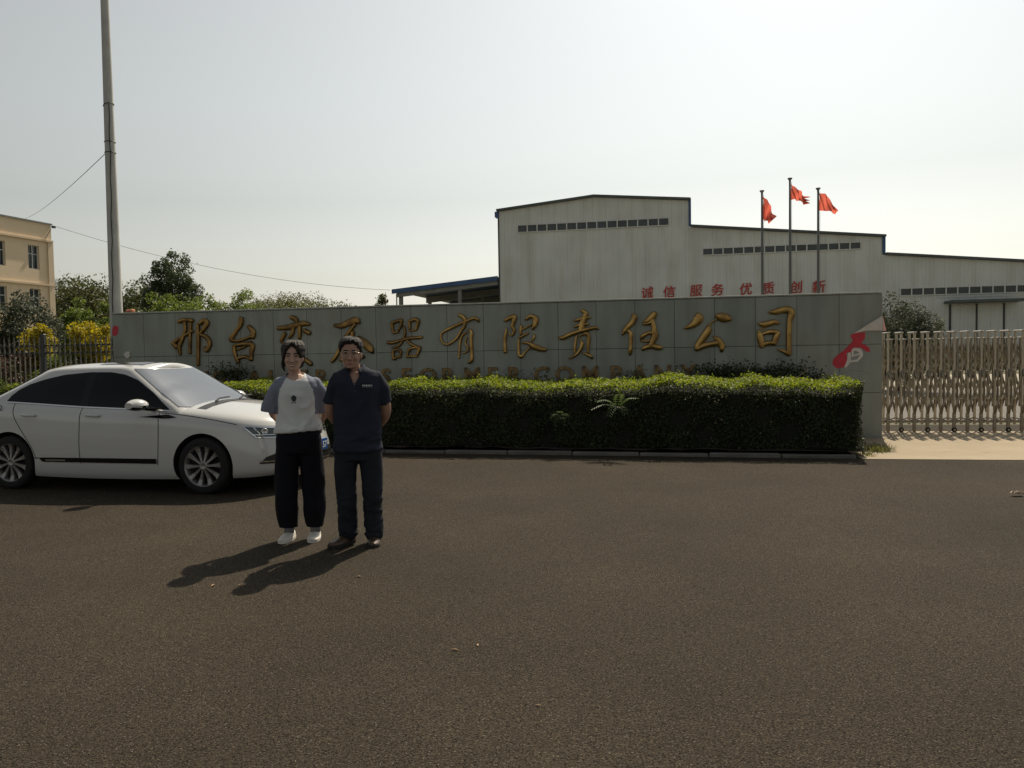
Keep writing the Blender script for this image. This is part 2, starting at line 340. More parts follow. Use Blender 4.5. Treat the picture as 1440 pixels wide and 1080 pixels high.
M['leaf_pale'] = leaf_mat('pale_hedge_leaf', (0.10, 0.085, 0.05), (0.22, 0.20, 0.13), 0.2)  # pale leaf colour stands in for glints on the hedge front
M['leaf_weed'] = leaf_mat('weed_leaf', (0.035, 0.065, 0.022), (0.07, 0.10, 0.035), 0.25)
M['leaf_poplar'] = leaf_mat('poplar_leaf', (0.035, 0.055, 0.022), (0.085, 0.11, 0.055), 0.2, 0.45)
M['leaf_dark'] = leaf_mat('dark_tree_leaf', (0.035, 0.045, 0.016), (0.075, 0.085, 0.03), 0.22)
M['leaf_mid'] = leaf_mat('green_shrub_leaf', (0.06, 0.095, 0.02), (0.13, 0.17, 0.04), 0.35)
M['leaf_olive'] = leaf_mat('olive_tree_leaf', (0.065, 0.075, 0.025), (0.12, 0.13, 0.045), 0.25)
M['leaf_grey'] = leaf_mat('grey_shrub_leaf', (0.03, 0.042, 0.024), (0.10, 0.11, 0.075), 0.15, 0.7)
M['leaf_yellow'] = leaf_mat('golden_privet_leaf', (0.16, 0.145, 0.018), (0.38, 0.33, 0.04), 0.35)
M['leaf_purple'] = leaf_mat('reddish_shrub_leaf', (0.07, 0.04, 0.03), (0.12, 0.08, 0.05), 0.2)
M['grass'] = leaf_mat('grass_blade', (0.07, 0.09, 0.025), (0.14, 0.14, 0.05), 0.25)
M['paper'] = mat('crumpled_paper', (0.42, 0.34, 0.26), 0.8)
M['dry_leaf'] = mat('dry_leaf', (0.34, 0.21, 0.11), 0.8, var=0.3, vscale=20, island=0.3)

# ------------------------------------------------------------------ ground
def sheet(name, pts, z, m, label=None):
    mb = MB(); mb.add([(p[0], p[1], z) for p in pts], [tuple(range(len(pts)))])
    o = mb.build(name, m); struct(o); return o
sheet('ground', [(-1200, -300), (1200, -300), (1200, 1800), (-1200, 1800)], -0.03, M['earth'])

WA = Vector((-7.983, 15.412, 0)); WYAW = R(9.444); WLEN = 14.465; WH = 2.487
wd = Vector((math.cos(WYAW), -math.sin(WYAW), 0)); wn = Vector((math.sin(WYAW), math.cos(WYAW), 0))
def wp(u, b=0.0, z=0.0): return WA + wd * u + wn * b + Vector((0, 0, z))

K0 = G(540, 637); K1 = G(1190, 645)
kd = (K1 - K0).normalized(); kyaw = math.atan2(-kd.y, kd.x); kn = Vector((-kd.y, kd.x, 0))
KL = (K1 - K0).length
def kp(u, b=0.0): return K0 + kd * u + kn * b

far = wp(-60, 0.6); farr = wp(60, 3.4)
a0 = sheet('road', [(-90, -40), (90, -40), (farr.x, farr.y), (far.x, far.y)], 0.0, M['asphalt'])
ap = [G(1212, 645.8), G(1445, 647.5)]; apd = (ap[1] - ap[0]).normalized(); apn = Vector((-apd.y, apd.x, 0))
apr = ap[0] + apd * 16
sheet('driveway', [ap[0], apr, apr + apn * 3.75, ap[0] + apn * 3.75], 0.006, M['apron'])
gy = [wp(14.6, 4.6), wp(60, 4.6), wp(60, 60), wp(14.6, 60)]
sheet('yard_road', [wp(8, 3.2), wp(62, 3.2), wp(62, 16), wp(8, 16)], 0.002, mat('yard_asphalt', (0.11, 0.10, 0.085), 0.9, var=0.2, vscale=0.8))
sheet('yard_pavement', [wp(-4, 16), wp(70, 16), wp(70, 31), wp(-4, 31)], 0.003, M['yard'])

# kerb of separate stones, planting bed behind it
kerb = thing('kerb', 'low grey concrete kerb stones along the foot of the hedge', 'kerb', K0, -kyaw)
ksm = MB().bevbox((0, 0, 0), (0.985, 0.12, 0.22), 0.012).mesh('kerb_stone', M['kerb'])
random.seed(3)
for i in range(-8, int(KL) + 1):
    inst('kerb_stone', ksm, kerb, (i + 0.5, 0.06 + random.uniform(-.006, .006), -0.06 + random.uniform(-.008, .006)), (0, 0, random.uniform(-.006, .006)))
bed = MB(); 
rows = []
for j in range(9):
    r_ = []
    for i in range(60):
        p = kp(-8 + (KL + 8.3) * i / 59, 0.125 + 1.62 * j / 8); r_.append((p.x, p.y, 0.07 + 0.03 * random.random()))
    rows.append(r_)
bed.grid(rows); struct(bed.build('planting_bed', M['soil']))

# ------------------------------------------------------------------ sign wall
WPLANE = plane_uv(WA, WYAW)
wall = thing('sign_wall', 'long grey granite company sign wall with raised gold lettering', 'wall', WA, -WYAW)
mb = MB(); mb.span((0.012, 0.031, 0.0), (WLEN - 0.012, 0.40, WH - 0.036)); mb.build('core', M['granite_core'], wall)
NCOL = 21; cw = WLEN / NCOL; zs_ = [0.0, 0.775, 1.60, WH - 0.035]
random.seed(8)
for r_ in range(3):
    hgt = zs_[r_ + 1] - zs_[r_]
    pm = MB().bevbox((0, 0, 0), (cw - 0.005, 0.03, hgt - 0.006), 0.0035).mesh('granite_panel', M['granite'])
    for c in range(NCOL):
        inst('granite_panel', pm, wall, ((c + .5) * cw, 0.015 + random.uniform(-.0015, .0015), zs_[r_] + hgt / 2), (random.uniform(-.002, .002), 0, 0))
MB().span((0.0, 0.401, 0.0), (WLEN, 0.43, WH - 0.036)).build('back_cladding', M['granite'], wall)
MB().span((WLEN - 0.011, 0.032, 0.0), (WLEN + 0.012, 0.400, WH - 0.037)).build('end_cladding', M['granite'], wall)
MB().span((-0.012, 0.032, 0.0), (0.011, 0.400, WH - 0.037)).build('end_cladding', M['granite'], wall)
for i in range(9):
    L_ = WLEN / 9
    MB().bevbox(((i + .5) * L_, 0.215, WH - 0.0165), (L_ - 0.004, 0.462, 0.033), 0.006).build('coping_slab', M['coping'], wall)

def catmull(pts, sub=6):
    P = [np.array(p, float) for p in pts]
    if len(P) == 2: return [P[0] + (P[1] - P[0]) * t for t in np.linspace(0, 1, sub + 1)]
    res = []
    for i in range(len(P) - 1):
        p0 = P[max(i - 1, 0)]; p1 = P[i]; p2 = P[i + 1]; p3 = P[min(i + 2, len(P) - 1)]
        for k in range(sub):
            t = k / sub
            res.append(0.5 * ((2 * p1) + (-p0 + p2) * t + (2 * p0 - 5 * p1 + 4 * p2 - p3) * t * t + (-p0 + 3 * p1 - 3 * p2 + p3) * t ** 3))
    res.append(P[-1]); return res

def brush(mb, pts, depth, base=0.0):
    """one brush stroke as pillow relief: pts (u, z, width), raised towards -y"""
    S = catmull(pts, 6); n = len(S)
    a = S[0]; b = S[1]; t = (a - b)[:2]; t = t / (np.linalg.norm(t) + 1e-9)
    S = [np.array([*(a[:2] + t * a[2] * .42), a[2] * .3]), np.array([*(a[:2] + t * a[2] * .25), a[2] * .75])] + S
    a = S[-1]; b = S[-2]; t = (a - b)[:2]; t = t / (np.linalg.norm(t) + 1e-9)
    S = S + [np.array([*(a[:2] + t * a[2] * .25), a[2] * .75]), np.array([*(a[:2] + t * a[2] * .42), a[2] * .3])]
    n = len(S); rings = []
    for i, s in enumerate(S):
        t = (S[min(i + 1, n - 1)] - S[max(i - 1, 0)])[:2]; t = t / (np.linalg.norm(t) + 1e-9); nn = np.array([-t[1], t[0]])
        w_ = max(s[2], 0.012); d = min(depth, depth * .35 + w_ * .55)
        prof = [(-.5, 0), (-.5, .62), (-.40, .86), (-.2, .98), (0, 1.0), (.2, .98), (.40, .86), (.5, .62), (.5, 0)]
        rings.append([(s[0] + nn[0] * q[0] * w_, base - d * q[1], s[1] + nn[1] * q[0] * w_) for q in prof])
    mb.grid(rings)
    mb.add(rings[0], [tuple(range(9))]); mb.add(rings[-1], [tuple(range(8, -1, -1))])

GOLD = [ # crop origin x, y, zoom, strokes traced on the crop
 (235, 430, 12, [[(210,270,55),(300,240,55),(430,250,65)], [(110,640,60),(200,570,55),(330,490,45),(440,430,45)], [(310,270,45),(320,400,45),(270,560,50),(220,700,55),(230,820,35)],
   [(410,290,45),(400,500,40),(395,800,40)], [(530,330,45),(540,550,55),(535,800,50),(535,1000,40)], [(560,310,50),(640,250,70),(680,300,75),(630,400,55),(580,480,45),(680,530,60),(730,640,65),(680,760,55),(640,700,35)], [(120,640,55),(170,690,75)]]),
 (310, 440, 12, [[(360,100,75),(350,200,65),(270,320,55),(190,450,70),(300,470,45),(430,440,45),(520,400,55)], [(490,230,60),(560,320,80),(560,420,55)], [(240,560,55),(260,700,55),(310,840,45)],
   [(240,560,45),(380,530,55),(540,540,80),(530,680,60),(530,790,55)], [(290,780,45),(420,740,45),(530,790,45)], [(300,620,35),(420,570,35),(520,490,35)]]),
 (380, 435, 9, [[(270,100,45),(320,120,55),(350,160,35)], [(110,240,45),(220,230,60),(330,200,60),(430,180,60),(500,190,35)], [(300,210,40),(290,300,40),(250,360,30)], [(380,210,40),(380,330,40),(370,380,28)],
   [(190,310,45),(150,400,40),(180,430,18)], [(440,270,50),(500,300,50)], [(180,480,35),(300,440,42),(400,430,42),(330,560,42),(200,680,35)], [(220,500,35),(330,600,42),(450,640,50),(520,690,50)]]),
 (380, 435, 9, [[(820,200,35),(900,210,60),(1000,170,70),(1090,140,80),(1130,170,35)], [(1080,190,36),(1010,280,40),(930,400,40),(860,560,45),(790,660,40)], [(1050,290,45),(1040,420,42),(1030,600,42)],
   [(960,440,36),(1040,420,42),(1130,400,40)], [(900,640,45),(1040,620,50),(1180,600,45)], [(1120,360,50),(1200,430,80),(1270,500,80),(1300,550,28)]]),
 (535, 435, 12, [[(200,230,50),(210,330,40),(230,400,36)], [(200,230,50),(290,200,52),(360,190,52),(350,280,40),(310,350,36)], [(230,400,36),(310,380,36)], [(490,210,45),(500,330,40)],
   [(490,210,45),(580,170,60),(640,200,60),(620,300,45),(600,350,36)], [(500,360,30),(600,350,30)], [(130,560,52),(220,560,52),(330,530,44),(480,490,48),(600,480,48),(700,470,44)], [(400,290,36),(420,400,40),(380,520,40),(320,610,40),(200,650,22)],
   [(430,480,36),(500,570,40),(600,620,44),(680,640,36)], [(210,700,44),(230,840,44)], [(210,700,36),(320,680,44),(350,740,40),(330,800,36)], [(230,840,44),(280,810,40),(350,800,32)], [(480,680,40),(460,790,36)],
   [(480,680,40),(560,650,44),(660,660,52),(630,760,44)], [(450,800,36),(540,790,40),(630,790,36)]]),
 (610, 430, 12, [[(430,150,50),(500,190,60),(530,250,55),(520,350,45),(470,420,42),(400,540,42),(320,610,38),(250,650,42)], [(200,420,35),(300,370,55),(430,310,48),(560,260,46),(680,210,55),(750,240,46),(760,280,18)],
   [(200,420,34),(130,480,34),(130,580,34),(180,640,34),(250,650,42)], [(560,450,28),(490,500,36),(450,620,36),(430,880,28)], [(590,400,28),(640,440,48),(635,600,48),(645,800,48),(640,920,55),(590,960,36)], [(560,540,24),(540,640,24),(580,700,28),(570,770,26),(500,800,24)]]),
 (690, 430, 12, [[(250,250,45),(320,210,55),(400,190,75),(390,280,50),(370,350,46),(400,420,42),(360,500,28),(300,450,18)], [(270,380,20),(250,500,42),(240,620,38),(250,780,48)], [(600,230,36),(680,175,55),(760,220,75),(750,320,65),(710,390,38)],
   [(520,330,28),(510,400,36),(510,480,32)], [(520,400,24),(600,370,28),(690,320,24)], [(490,540,36),(560,500,36),(640,460,28)], [(480,560,32),(475,700,32),(480,820,38),(520,850,60),(570,800,28),(660,710,28)],
   [(540,625,28),(640,630,46),(720,680,72),(820,720,76),(930,745,46)], [(740,490,28),(730,550,32),(690,600,24)]]),
 (775, 425, 12, [[(510,135,30),(580,180,62),(570,260,72),(530,350,85),(510,440,80),(490,490,52)], [(390,310,28),(450,300,42),(560,270,52),(650,260,36)], [(400,415,32),(500,380,46),(630,370,36)],
   [(140,590,38),(200,600,62),(330,540,62),(480,490,55),(620,455,55),(740,430,50),(800,455,22)], [(430,560,28),(410,700,38),(400,850,32)], [(460,600,15),(530,545,32),(600,530,55),(635,590,50),(630,720,42),(625,850,32)],
   [(490,640,28),(525,690,46),(505,780,46),(450,860,42),(370,920,36),(300,950,14)], [(530,850,12),(600,880,36),(680,920,46),(690,960,18)]]),
 (860, 425, 12, [[(345,195,25),(390,250,75),(340,350,78),(250,440,70),(190,540,38)], [(280,480,52),(325,540,55),(325,700,50),(320,800,55),(310,880,38)], [(720,200,85),(690,240,95),(620,300,80),(540,350,36)], [(540,370,36),(640,350,52),(700,300,52)],
   [(690,330,62),(715,420,66),(720,500,78),(730,560,95),(700,650,80),(660,730,70)], [(500,640,28),(530,570,60),(620,520,52),(700,520,52)], [(500,650,28),(580,660,36),(650,640,36)], [(520,800,36),(580,760,70),(680,740,70),(780,760,80),(840,770,52)]]),
 (950, 420, 7.58, [[(240,175,50),(245,210,82),(200,265,62),(140,300,38),(90,318,12)], [(445,185,45),(490,197,78),(545,208,72),(580,220,36)], [(440,225,13),(390,250,13),(350,285,22)], [(350,285,26),(345,340,60),(290,420,60),(240,490,52),(225,540,40)],
   [(225,540,36),(300,500,52),(390,480,44),(440,470,52)], [(405,400,14),(450,440,52),(490,500,54),(490,560,28)]]),
 (950, 420, 7.58, [[(990,145,14),(1060,140,52),(1140,120,56),(1200,120,64),(1230,160,62),(1210,250,44),(1205,400,44),(1205,520,44),(1205,590,46)], [(1205,590,44),(1150,560,32),(1085,540,8)], [(880,260,14),(930,275,52),(990,265,52),(1050,250,48),(1100,265,18)],
   [(885,340,22),(900,410,54),(920,500,54)], [(905,330,11),(960,310,11)], [(920,380,28),(1000,355,44),(1080,365,48),(1060,430,52),(1050,480,44)], [(920,495,48),(990,470,40),(1060,480,36)]]),
]
for ci, (ox, oy, zf, strokes) in enumerate(GOLD):
    mb = MB(); fat = 1.28 if ci >= 6 else 1.12
    for k, st in enumerate(strokes):
        pts = []
        for (x, y, w_) in st:
            u, z = WPLANE(ox + x / zf, oy + y / zf); u2, _ = WPLANE(ox + (x + w_) / zf, oy + y / zf)
            pts.append((u, z, abs(u2 - u) * fat))
        brush(mb, pts, 0.062 + 0.0008 * (k % 7), 0.002)
    mb.build('gold_character', M['gold'] if ci >= 5 else M['dark_gold'], wall, smooth=False)

_txt = {}
def text_mesh(body, size=1.0, extrude=0.02, offset=0.0, mats=None, shear=0.0, bevel=0.0):
    cu = bpy.data.curves.new('text', 'FONT'); cu.body = body; cu.size = size; cu.extrude = extrude; cu.offset = offset
    cu.align_x = 'CENTER'; cu.align_y = 'BOTTOM_BASELINE'; cu.shear = shear; cu.resolution_u = 3; cu.bevel_depth = bevel
    ob = bpy.data.objects.new('text', cu); COL.objects.link(ob)
    dg = bpy.context.evaluated_depsgraph_get(); me = bpy.data.meshes.new_from_object(ob.evaluated_get(dg))
    bpy.data.objects.remove(ob); bpy.data.curves.remove(cu)
    me.materials.clear(); me.materials.append(mats)
    me.name = 'letter'
    return me
for ch, px in zip("XINGTAITRANSFORMERCOMPANY", [236, 262, 284, 308, 333, 358, 381, 424, 452, 482, 512, 543, 571, 602, 630, 664, 693, 723, 762, 794, 830, 866, 899, 932, 968]):
    u, _ = WPLANE(px, 520)
    inst('gold_letter', text_mesh(ch, 0.42, 0.016, 0.006, M['dull_gold'], bevel=0.004), wall, (u, -0.018, 1.005), (R(90), 0, 0))

# torn red vinyl poster with a pale glyph on the wall's gate end, its top corner hanging loose
def wpoly(pts, ox, oy, zf): return [WPLANE(ox + x / zf, oy + y / zf) for x, y in pts]
post = thing('torn_poster', 'torn red vinyl poster with pale glyph peeling off the gate end of the sign wall', 'poster', WA, -WYAW)
mb = MB(); mb.prism(wpoly([(500,465),(560,430),(690,425),(685,505),(640,560),(700,590),(745,625),(750,680),(700,668),(640,622),(560,618),(540,668),(450,690),(465,780),(430,865),(330,885),(275,830),(285,765),(350,705),(420,655),(480,590),(535,535)], 1140, 420, 9), -0.004, -0.0015)
mb.build('red_sheet', M['red_vinyl'], post)
mb = MB()
for st in [[(490,695,34),(480,790,46),(440,860,26)], [(545,640,36),(615,655,46),(640,715,38),(585,790,26)], [(550,720,20),(620,698,20)], [(505,795,22),(585,782,26)], [(530,650,26),(530,730,24)]]:
    brush(mb, [(*WPLANE(1140 + x / 9, 420 + y / 9), w_ / 9 * .0122) for x, y, w_ in st], 0.003, -0.002)
mb.build('pale_glyph', M['white_vinyl'], post)
flp = wpoly([(545,440),(720,325),(898,218),(900,300),(902,405),(800,404),(690,406)], 1140, 420, 9)
mb = MB(); n = len(flp)
offs = [-.006, -.03, -.05, -.055, -.05, -.03, -.012]
mb.add([(p[0], offs[i], p[1]) for i, p in enumerate(flp)] + [(p[0], offs[i] + .003, p[1]) for i, p in enumerate(flp)], [tuple(range(n)), tuple(range(2 * n - 1, n - 1, -1))] + [(i, (i + 1) % n, (i + 1) % n + n, i + n) for i in range(n)])
mb.build('folded_flap', M['white_vinyl'], post)
fl2 = wpoly([(898,218),(925,300),(957,402),(930,412),(902,405)], 1140, 420, 9); n = len(fl2); of2 = [-.05, .0, .03, .0, -.05]
mb = MB(); mb.add([(p[0] + .006, of2[i], p[1]) for i, p in enumerate(fl2)] + [(p[0] + .009, of2[i], p[1]) for i, p in enumerate(fl2)], [tuple(range(n)), tuple(range(2 * n - 1, n - 1, -1))] + [(i, (i + 1) % n, (i + 1) % n + n, i + n) for i in range(n)])
mb.build('wrapped_edge', M['pink_vinyl'], post)
mb = MB(); mb.prism(wpoly([(88,195),(105,180),(128,190),(126,235),(104,255),(84,240)], 140, 420, 4.8), -0.004, -0.001)
tag(mb.build('sticker_remnant', M['red_vinyl']), 'faded red sticker remnant at the fence end of the sign wall', 'sticker'); s_ = bpy.data.objects['sticker_remnant']; s_.location = WA; s_.rotation_euler = (0, 0, -WYAW)
mb = MB(); pp = wpoly([(165,375),(185,356),(212,362),(205,372),(208,388),(196,402),(180,398)], 140, 420, 4.8); mb.prism(pp, -0.02, -0.002)
s_ = mb.build('paper_scrap', M['white_vinyl']); tag(s_, 'torn white paper scrap stuck on the sign wall near the car roof', 'paper'); s_.location = WA; s_.rotation_euler = (0, 0, -WYAW)
mb = MB(); u, z = WPLANE(179, 440); mb.bevbox((u, 0.1, WH + 0.035), (0.16, 0.11, 0.068), 0.02)
s_ = mb.build('brick_fragment', mat('orange_brick', (0.5, 0.2, 0.12), 0.9, var=0.2)); tag(s_, 'orange brick fragment lying on top of the sign wall beside the utility pole', 'brick'); s_.location = WA; s_.rotation_euler = (0, 0, -WYAW)

# ------------------------------------------------------------------ leaf clouds
def leaf_mesh(name, P, size, m, aspect=0.5, up=0.3, jit=0.35, nrm=None, nw=0.6):
    P = np.asarray(P, float); n = len(P)
    nr = rng.normal(size=(n, 3)); nr[:, 2] += up
    if nrm is not None: nr = nr * (1 - nw) + np.asarray(nrm) * nw * 1.5
    nr /= np.linalg.norm(nr, axis=1)[:, None] + 1e-9
    d = rng.normal(size=(n, 3)); d -= nr * (d * nr).sum(1)[:, None]; d /= np.linalg.norm(d, axis=1)[:, None] + 1e-9
    s = np.cross(nr, d); L = (size * (1 + jit * rng.uniform(-1, 1, n)))[:, None]; W = L * aspect
    V = np.empty((n, 4, 3)); V[:, 0] = P - d * L * .5; V[:, 2] = P + d * L * .5 - nr * L * .08
    V[:, 1] = P + s * W * .5 + nr * L * .10 - d * L * .05; V[:, 3] = P - s * W * .5 + nr * L * .10 - d * L * .05
    me = bpy.data.meshes.new(name); me.vertices.add(n * 4); me.vertices.foreach_set("co", V.ravel())
    me.loops.add(n * 4); me.loops.foreach_set("vertex_index", np.arange(n * 4, dtype=np.int32))
    me.polygons.add(n); me.polygons.foreach_set("loop_start", np.arange(0, n * 4, 4, dtype=np.int32))
    me.polygons.foreach_set("loop_total", np.full(n, 4, dtype=np.int32))
    me.materials.append(m); me.update(calc_edges=True); return me

def crown_points(n, clumps, rad, flat=0.8):
    C = np.asarray(clumps); k = len(C); idx = rng.integers(0, k, n)
    v = rng.normal(size=(n, 3)); v /= np.linalg.norm(v, axis=1)[:, None]
    rr = np.asarray(rad)[idx] * rng.uniform(0.25, 1.0, n) ** 0.45
    return C[idx] + v * rr[:, None] * np.array([1, 1, flat]), v

def tree(name, label, cat, loc, h, wdt, leafm, n=4000, size=0.2, trunk=0.35, nclump=40, shape='round', group=None, cr=0.22, base_r=None, sub=True):
    t = thing(name, label, cat, loc, rng.uniform(0, 6), group)
    z0 = h * trunk; cl = []; rad = []
    while len(cl) < nclump:
        q = rng.uniform(-1, 1, 3)
        if shape == 'round':
            if np.linalg.norm(q) > 1: continue
            p = np.array([q[0] * wdt / 2, q[1] * wdt / 2, z0 + (h - z0) * (q[2] + 1) / 2])
        else:
            f = (q[2] + 1) / 2; env = min(1, (1.02 - f) / .42) ** .6 if shape == 'poplar' else (1 - f * .75)
            if np.hypot(q[0], q[1]) > 1: continue
            p = np.array([q[0] * wdt / 2 * env, q[1] * wdt / 2 * env, z0 + (h - z0) * f])
        cl.append(p * np.array([1, 1, 1 - cr * .25])); rad.append(wdt * cr * rng.uniform(.6, 1.2))
    P, nv = crown_points(n, cl, rad)
    k2 = int(n * .3); j1 = rng.integers(0, len(cl), k2); j2 = rng.integers(0, len(cl), k2); tt = rng.uniform(0, 1, k2)[:, None]
    P[:k2] = np.asarray(cl)[j1] * (1 - tt) + np.asarray(cl)[j2] * tt + rng.normal(size=(k2, 3)) * wdt * .06
    P[:, 2] = np.maximum(P[:, 2], 0.05)
    mb = MB(); br = base_r or max(0.03, h * .022); lean = rng.normal(size=2) * .02 * h
    top = Vector((lean[0], lean[1], h * .75))
    mb.tube([(0, 0, -.05), (lean[0] * .3, lean[1] * .3, h * .3), top], [br, br * .7, br * .2], 7)
    for c in cl[:: max(1, nclump // 16)]:
        s = Vector((lean[0] * .3, lean[1] * .3, max(0.1, min(h * .6, c[2] - .15 * h)) * .85)); e = Vector(c)
        mb.tube([s, (s + e) / 2 + Vector((0, 0, -.02 * h)), e], [br * .4, br * .25, br * .1], 5)
    mb.build('trunk', M['bark'], t, smooth=True)
    o = link_mesh('crown', leaf_mesh('crown', P, size, leafm, .6, nrm=nv, nw=.35), leafm, t)
    return t

# ------------------------------------------------------------------ clipped hedge
hx0, hx1 = -7.6, KL + 0.26; hb0, hb1 = 0.16, 1.62; HH = 1.03
hedge = thing('clipped_hedge', 'long clipped box hedge with sunlit yellow-green top below the sign wall', 'hedge', K0, -kyaw)
def hedge_h(x): return HH + 0.025 * np.sin(x * 1.7) + 0.02 * np.sin(x * 4.3 + 1) + 0.015 * np.sin(x * 9.1)
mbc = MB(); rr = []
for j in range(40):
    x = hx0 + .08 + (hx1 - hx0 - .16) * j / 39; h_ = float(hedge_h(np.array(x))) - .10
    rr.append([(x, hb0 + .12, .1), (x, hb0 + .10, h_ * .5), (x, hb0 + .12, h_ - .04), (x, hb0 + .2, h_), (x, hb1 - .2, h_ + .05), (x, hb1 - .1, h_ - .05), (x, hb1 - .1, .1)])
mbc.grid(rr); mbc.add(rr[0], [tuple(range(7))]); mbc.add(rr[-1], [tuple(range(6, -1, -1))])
mbc.build('dark_core', mat('hedge_interior', (0.012, 0.014, 0.008), 1.0, var=0.5, vscale=30, bump=1.0, bscale=40), hedge)  # solid near-black core stands in for the shade between the leaves
def hpts(n, face):
    x = rng.uniform(hx0, hx1, n); hh = hedge_h(x); d = rng.exponential(0.035, n)
    lump = 0.035 * np.sin(x * 3.1) * np.sin(x * 1.3 + 2) 
    if face == 'front':
        z = rng.uniform(0.07, 1, n) ** .9 * hh
        lump2 = 0.04 * np.sin(x * 5 + z * 7) + 0.03 * np.sin(x * 11 - z * 9)
        rnd = np.maximum(0, (z - (hh - .1)) / .1) ** 2 * .09
        y = hb0 + d + lump2 + .05 + rnd; N = np.tile([0, -1, .35], (n, 1))
    elif face == 'top':
        y = rng.uniform(hb0 + .02, hb1, n); edge = np.maximum(0, (hb0 + .12 - y) / .12) ** 2 * .08
        tuft = np.maximum(0, np.sin(x * 7.3 + np.sin(y * 5)) * np.sin(x * 2.9 + 1) - .45) * .10
        z = hh + .05 * (y - hb0) / (hb1 - hb0) - d * .8 + .02 - edge + tuft + rng.exponential(.008, n); N = np.tile([0, -.2, 1], (n, 1))
    else:
        y = rng.uniform(hb0, hb1, n); z = rng.uniform(.07, 1, n) * hh; x = hx1 - d + .04 * np.sin(y * 7 + z * 5); N = np.tile([1, 0, .3], (n, 1))
    return np.stack([x, y, z], 1), N
for (n, fc, m_, sz) in ((52000, 'front', 'leaf_hedge_shaded', .034), (46000, 'top', 'leaf_hedge', .042), (6000, 'end', 'leaf_hedge_shaded', .034), (900, 'front', 'leaf_weed', .034)):
    P, N_ = hpts(n, fc); o = link_mesh('foliage', leaf_mesh('foliage', P, sz, M[m_], .55, nrm=N_, nw=.35), M[m_], hedge); o["kind"] = "stuff"
P, N_ = hpts(420, 'front'); P[:, 1] -= .02; o = link_mesh('pale_leaves', leaf_mesh('pale_leaves', P, .036, M['leaf_pale'], .5, nrm=N_, nw=.4), M['leaf_pale'], hedge); o["kind"] = "stuff"
for k in range(26):
    x = rng.uniform(hx0 + .3, hx1 - .3); MB().tube([(x, hb0 + rng.uniform(.12, .3), .02), (x + rng.normal() * .03, hb0 + .14, .16), (x + rng.normal() * .08, hb0 + .10, .34)], [.010, .008, .004], 5).build('stem', M['bark'], hedge)
# a few upright shoots above the clipped top
sh = [];
for k in range(46):
    x = rng.uniform(hx0 + 8, hx1); y = rng.uniform(hb0 + .2, hb1); b = float(hedge_h(np.array(x)))
    hgt = rng.uniform(.05, .16); lx, ly = rng.normal(size=2) * .03
    for q in range(9): sh.append((x + lx * q / 9 + rng.normal() * .012, y + ly * q / 9 + rng.normal() * .012, b + .02 + hgt * q / 8))
o = link_mesh('shoots', leaf_mesh('shoots', sh, .035, M['leaf_hedge'], .45), M['leaf_hedge'], hedge); o["kind"] = "stuff"

# ------------------------------------------------------------------ weeds and seedlings
def frond(mb, base, tip, n=9, ll=.09, droop=.05):
    base = Vector(base); tip = Vector(tip); d = tip - base; side = d.cross(Vector((0, 0, 1))); side = side.normalized() if side.length > 1e-4 else Vector((1, 0, 0))
    pts = [base + d * t + Vector((0, 0, droop * math.sin(math.pi * t))) for t in [i / n for i in range(n + 1)]]
    mb.cur = 0; mb.tube(pts, [.004 * (1 - i / (n + 1)) + .001 for i in range(n + 1)], 5); mb.cur = 1
    for i in range(1, n + 1):
        l = ll * (1 - .55 * abs(i / n - .4)); ax = (pts[i] - pts[i - 1]).normalized()
        for s_ in (-1, 1):
            e = pts[i] + side * s_ * l + ax * l * .45 - Vector((0, 0, l * .25)); mid = (pts[i] + e) / 2; wv = ax * l * .17
            mb.add([pts[i], mid + wv + Vector((0, 0, .006)), e, mid - wv + Vector((0, 0, .006))], [(0, 1, 2), (0, 2, 3)])
def seedling(label, px, py, yoff, fronds, name='tree_seedling'):
    p = G(px, py, 0.08) if False else None
    c = kp(0, yoff); r_ = ray(px, py); t = kn.dot(c - Vector((0, 0, CAMH))) / kn.dot(r_); P0 = Vector((0, 0, CAMH)) + r_ * t
    root = thing(name, label, 'seedling', (P0.x, P0.y, 0.08), -kyaw)
    zc = P0.z - .08
    MB().tube([(.01, .55, 0), (.01, .50, zc * .7), (0, .30, zc * .97), (0, -.02, zc)], [.008, .007, .006, .004], 6).build('stem', M['leaf_weed'], root)
    mb = MB()
    for (dx, dy, dz, n, ll) in fronds: frond(mb, (0, -.02, zc), (dx, -.02 + dy, zc + dz), n, ll)
    mb.build('leaves', [M['leaf_weed'], M['leaf_weed']], root, fix=False)
seedling('tall compound-leaved seedling with arching fronds growing out of the hedge face', 868, 572, -.06, [(-.26, -.12, .10, 10, .10), (.28, -.14, .14, 11, .10), (.06, -.2, .2, 9, .09), (-.1, -.22, -.1, 8, .09), (.14, -.2, -.08, 8, .08), (-.35, -.05, -.02, 10, .09)])
seedling('small palmate weed sprouting from the shaded hedge face', 789, 588, -.05, [(-.12, -.14, .03, 5, .06), (.12, -.14, .04, 5, .06), (.0, -.16, .1, 5, .06), (.08, -.16, -.08, 5, .05), (-.07, -.16, -.08, 5, .05)], 'weed')
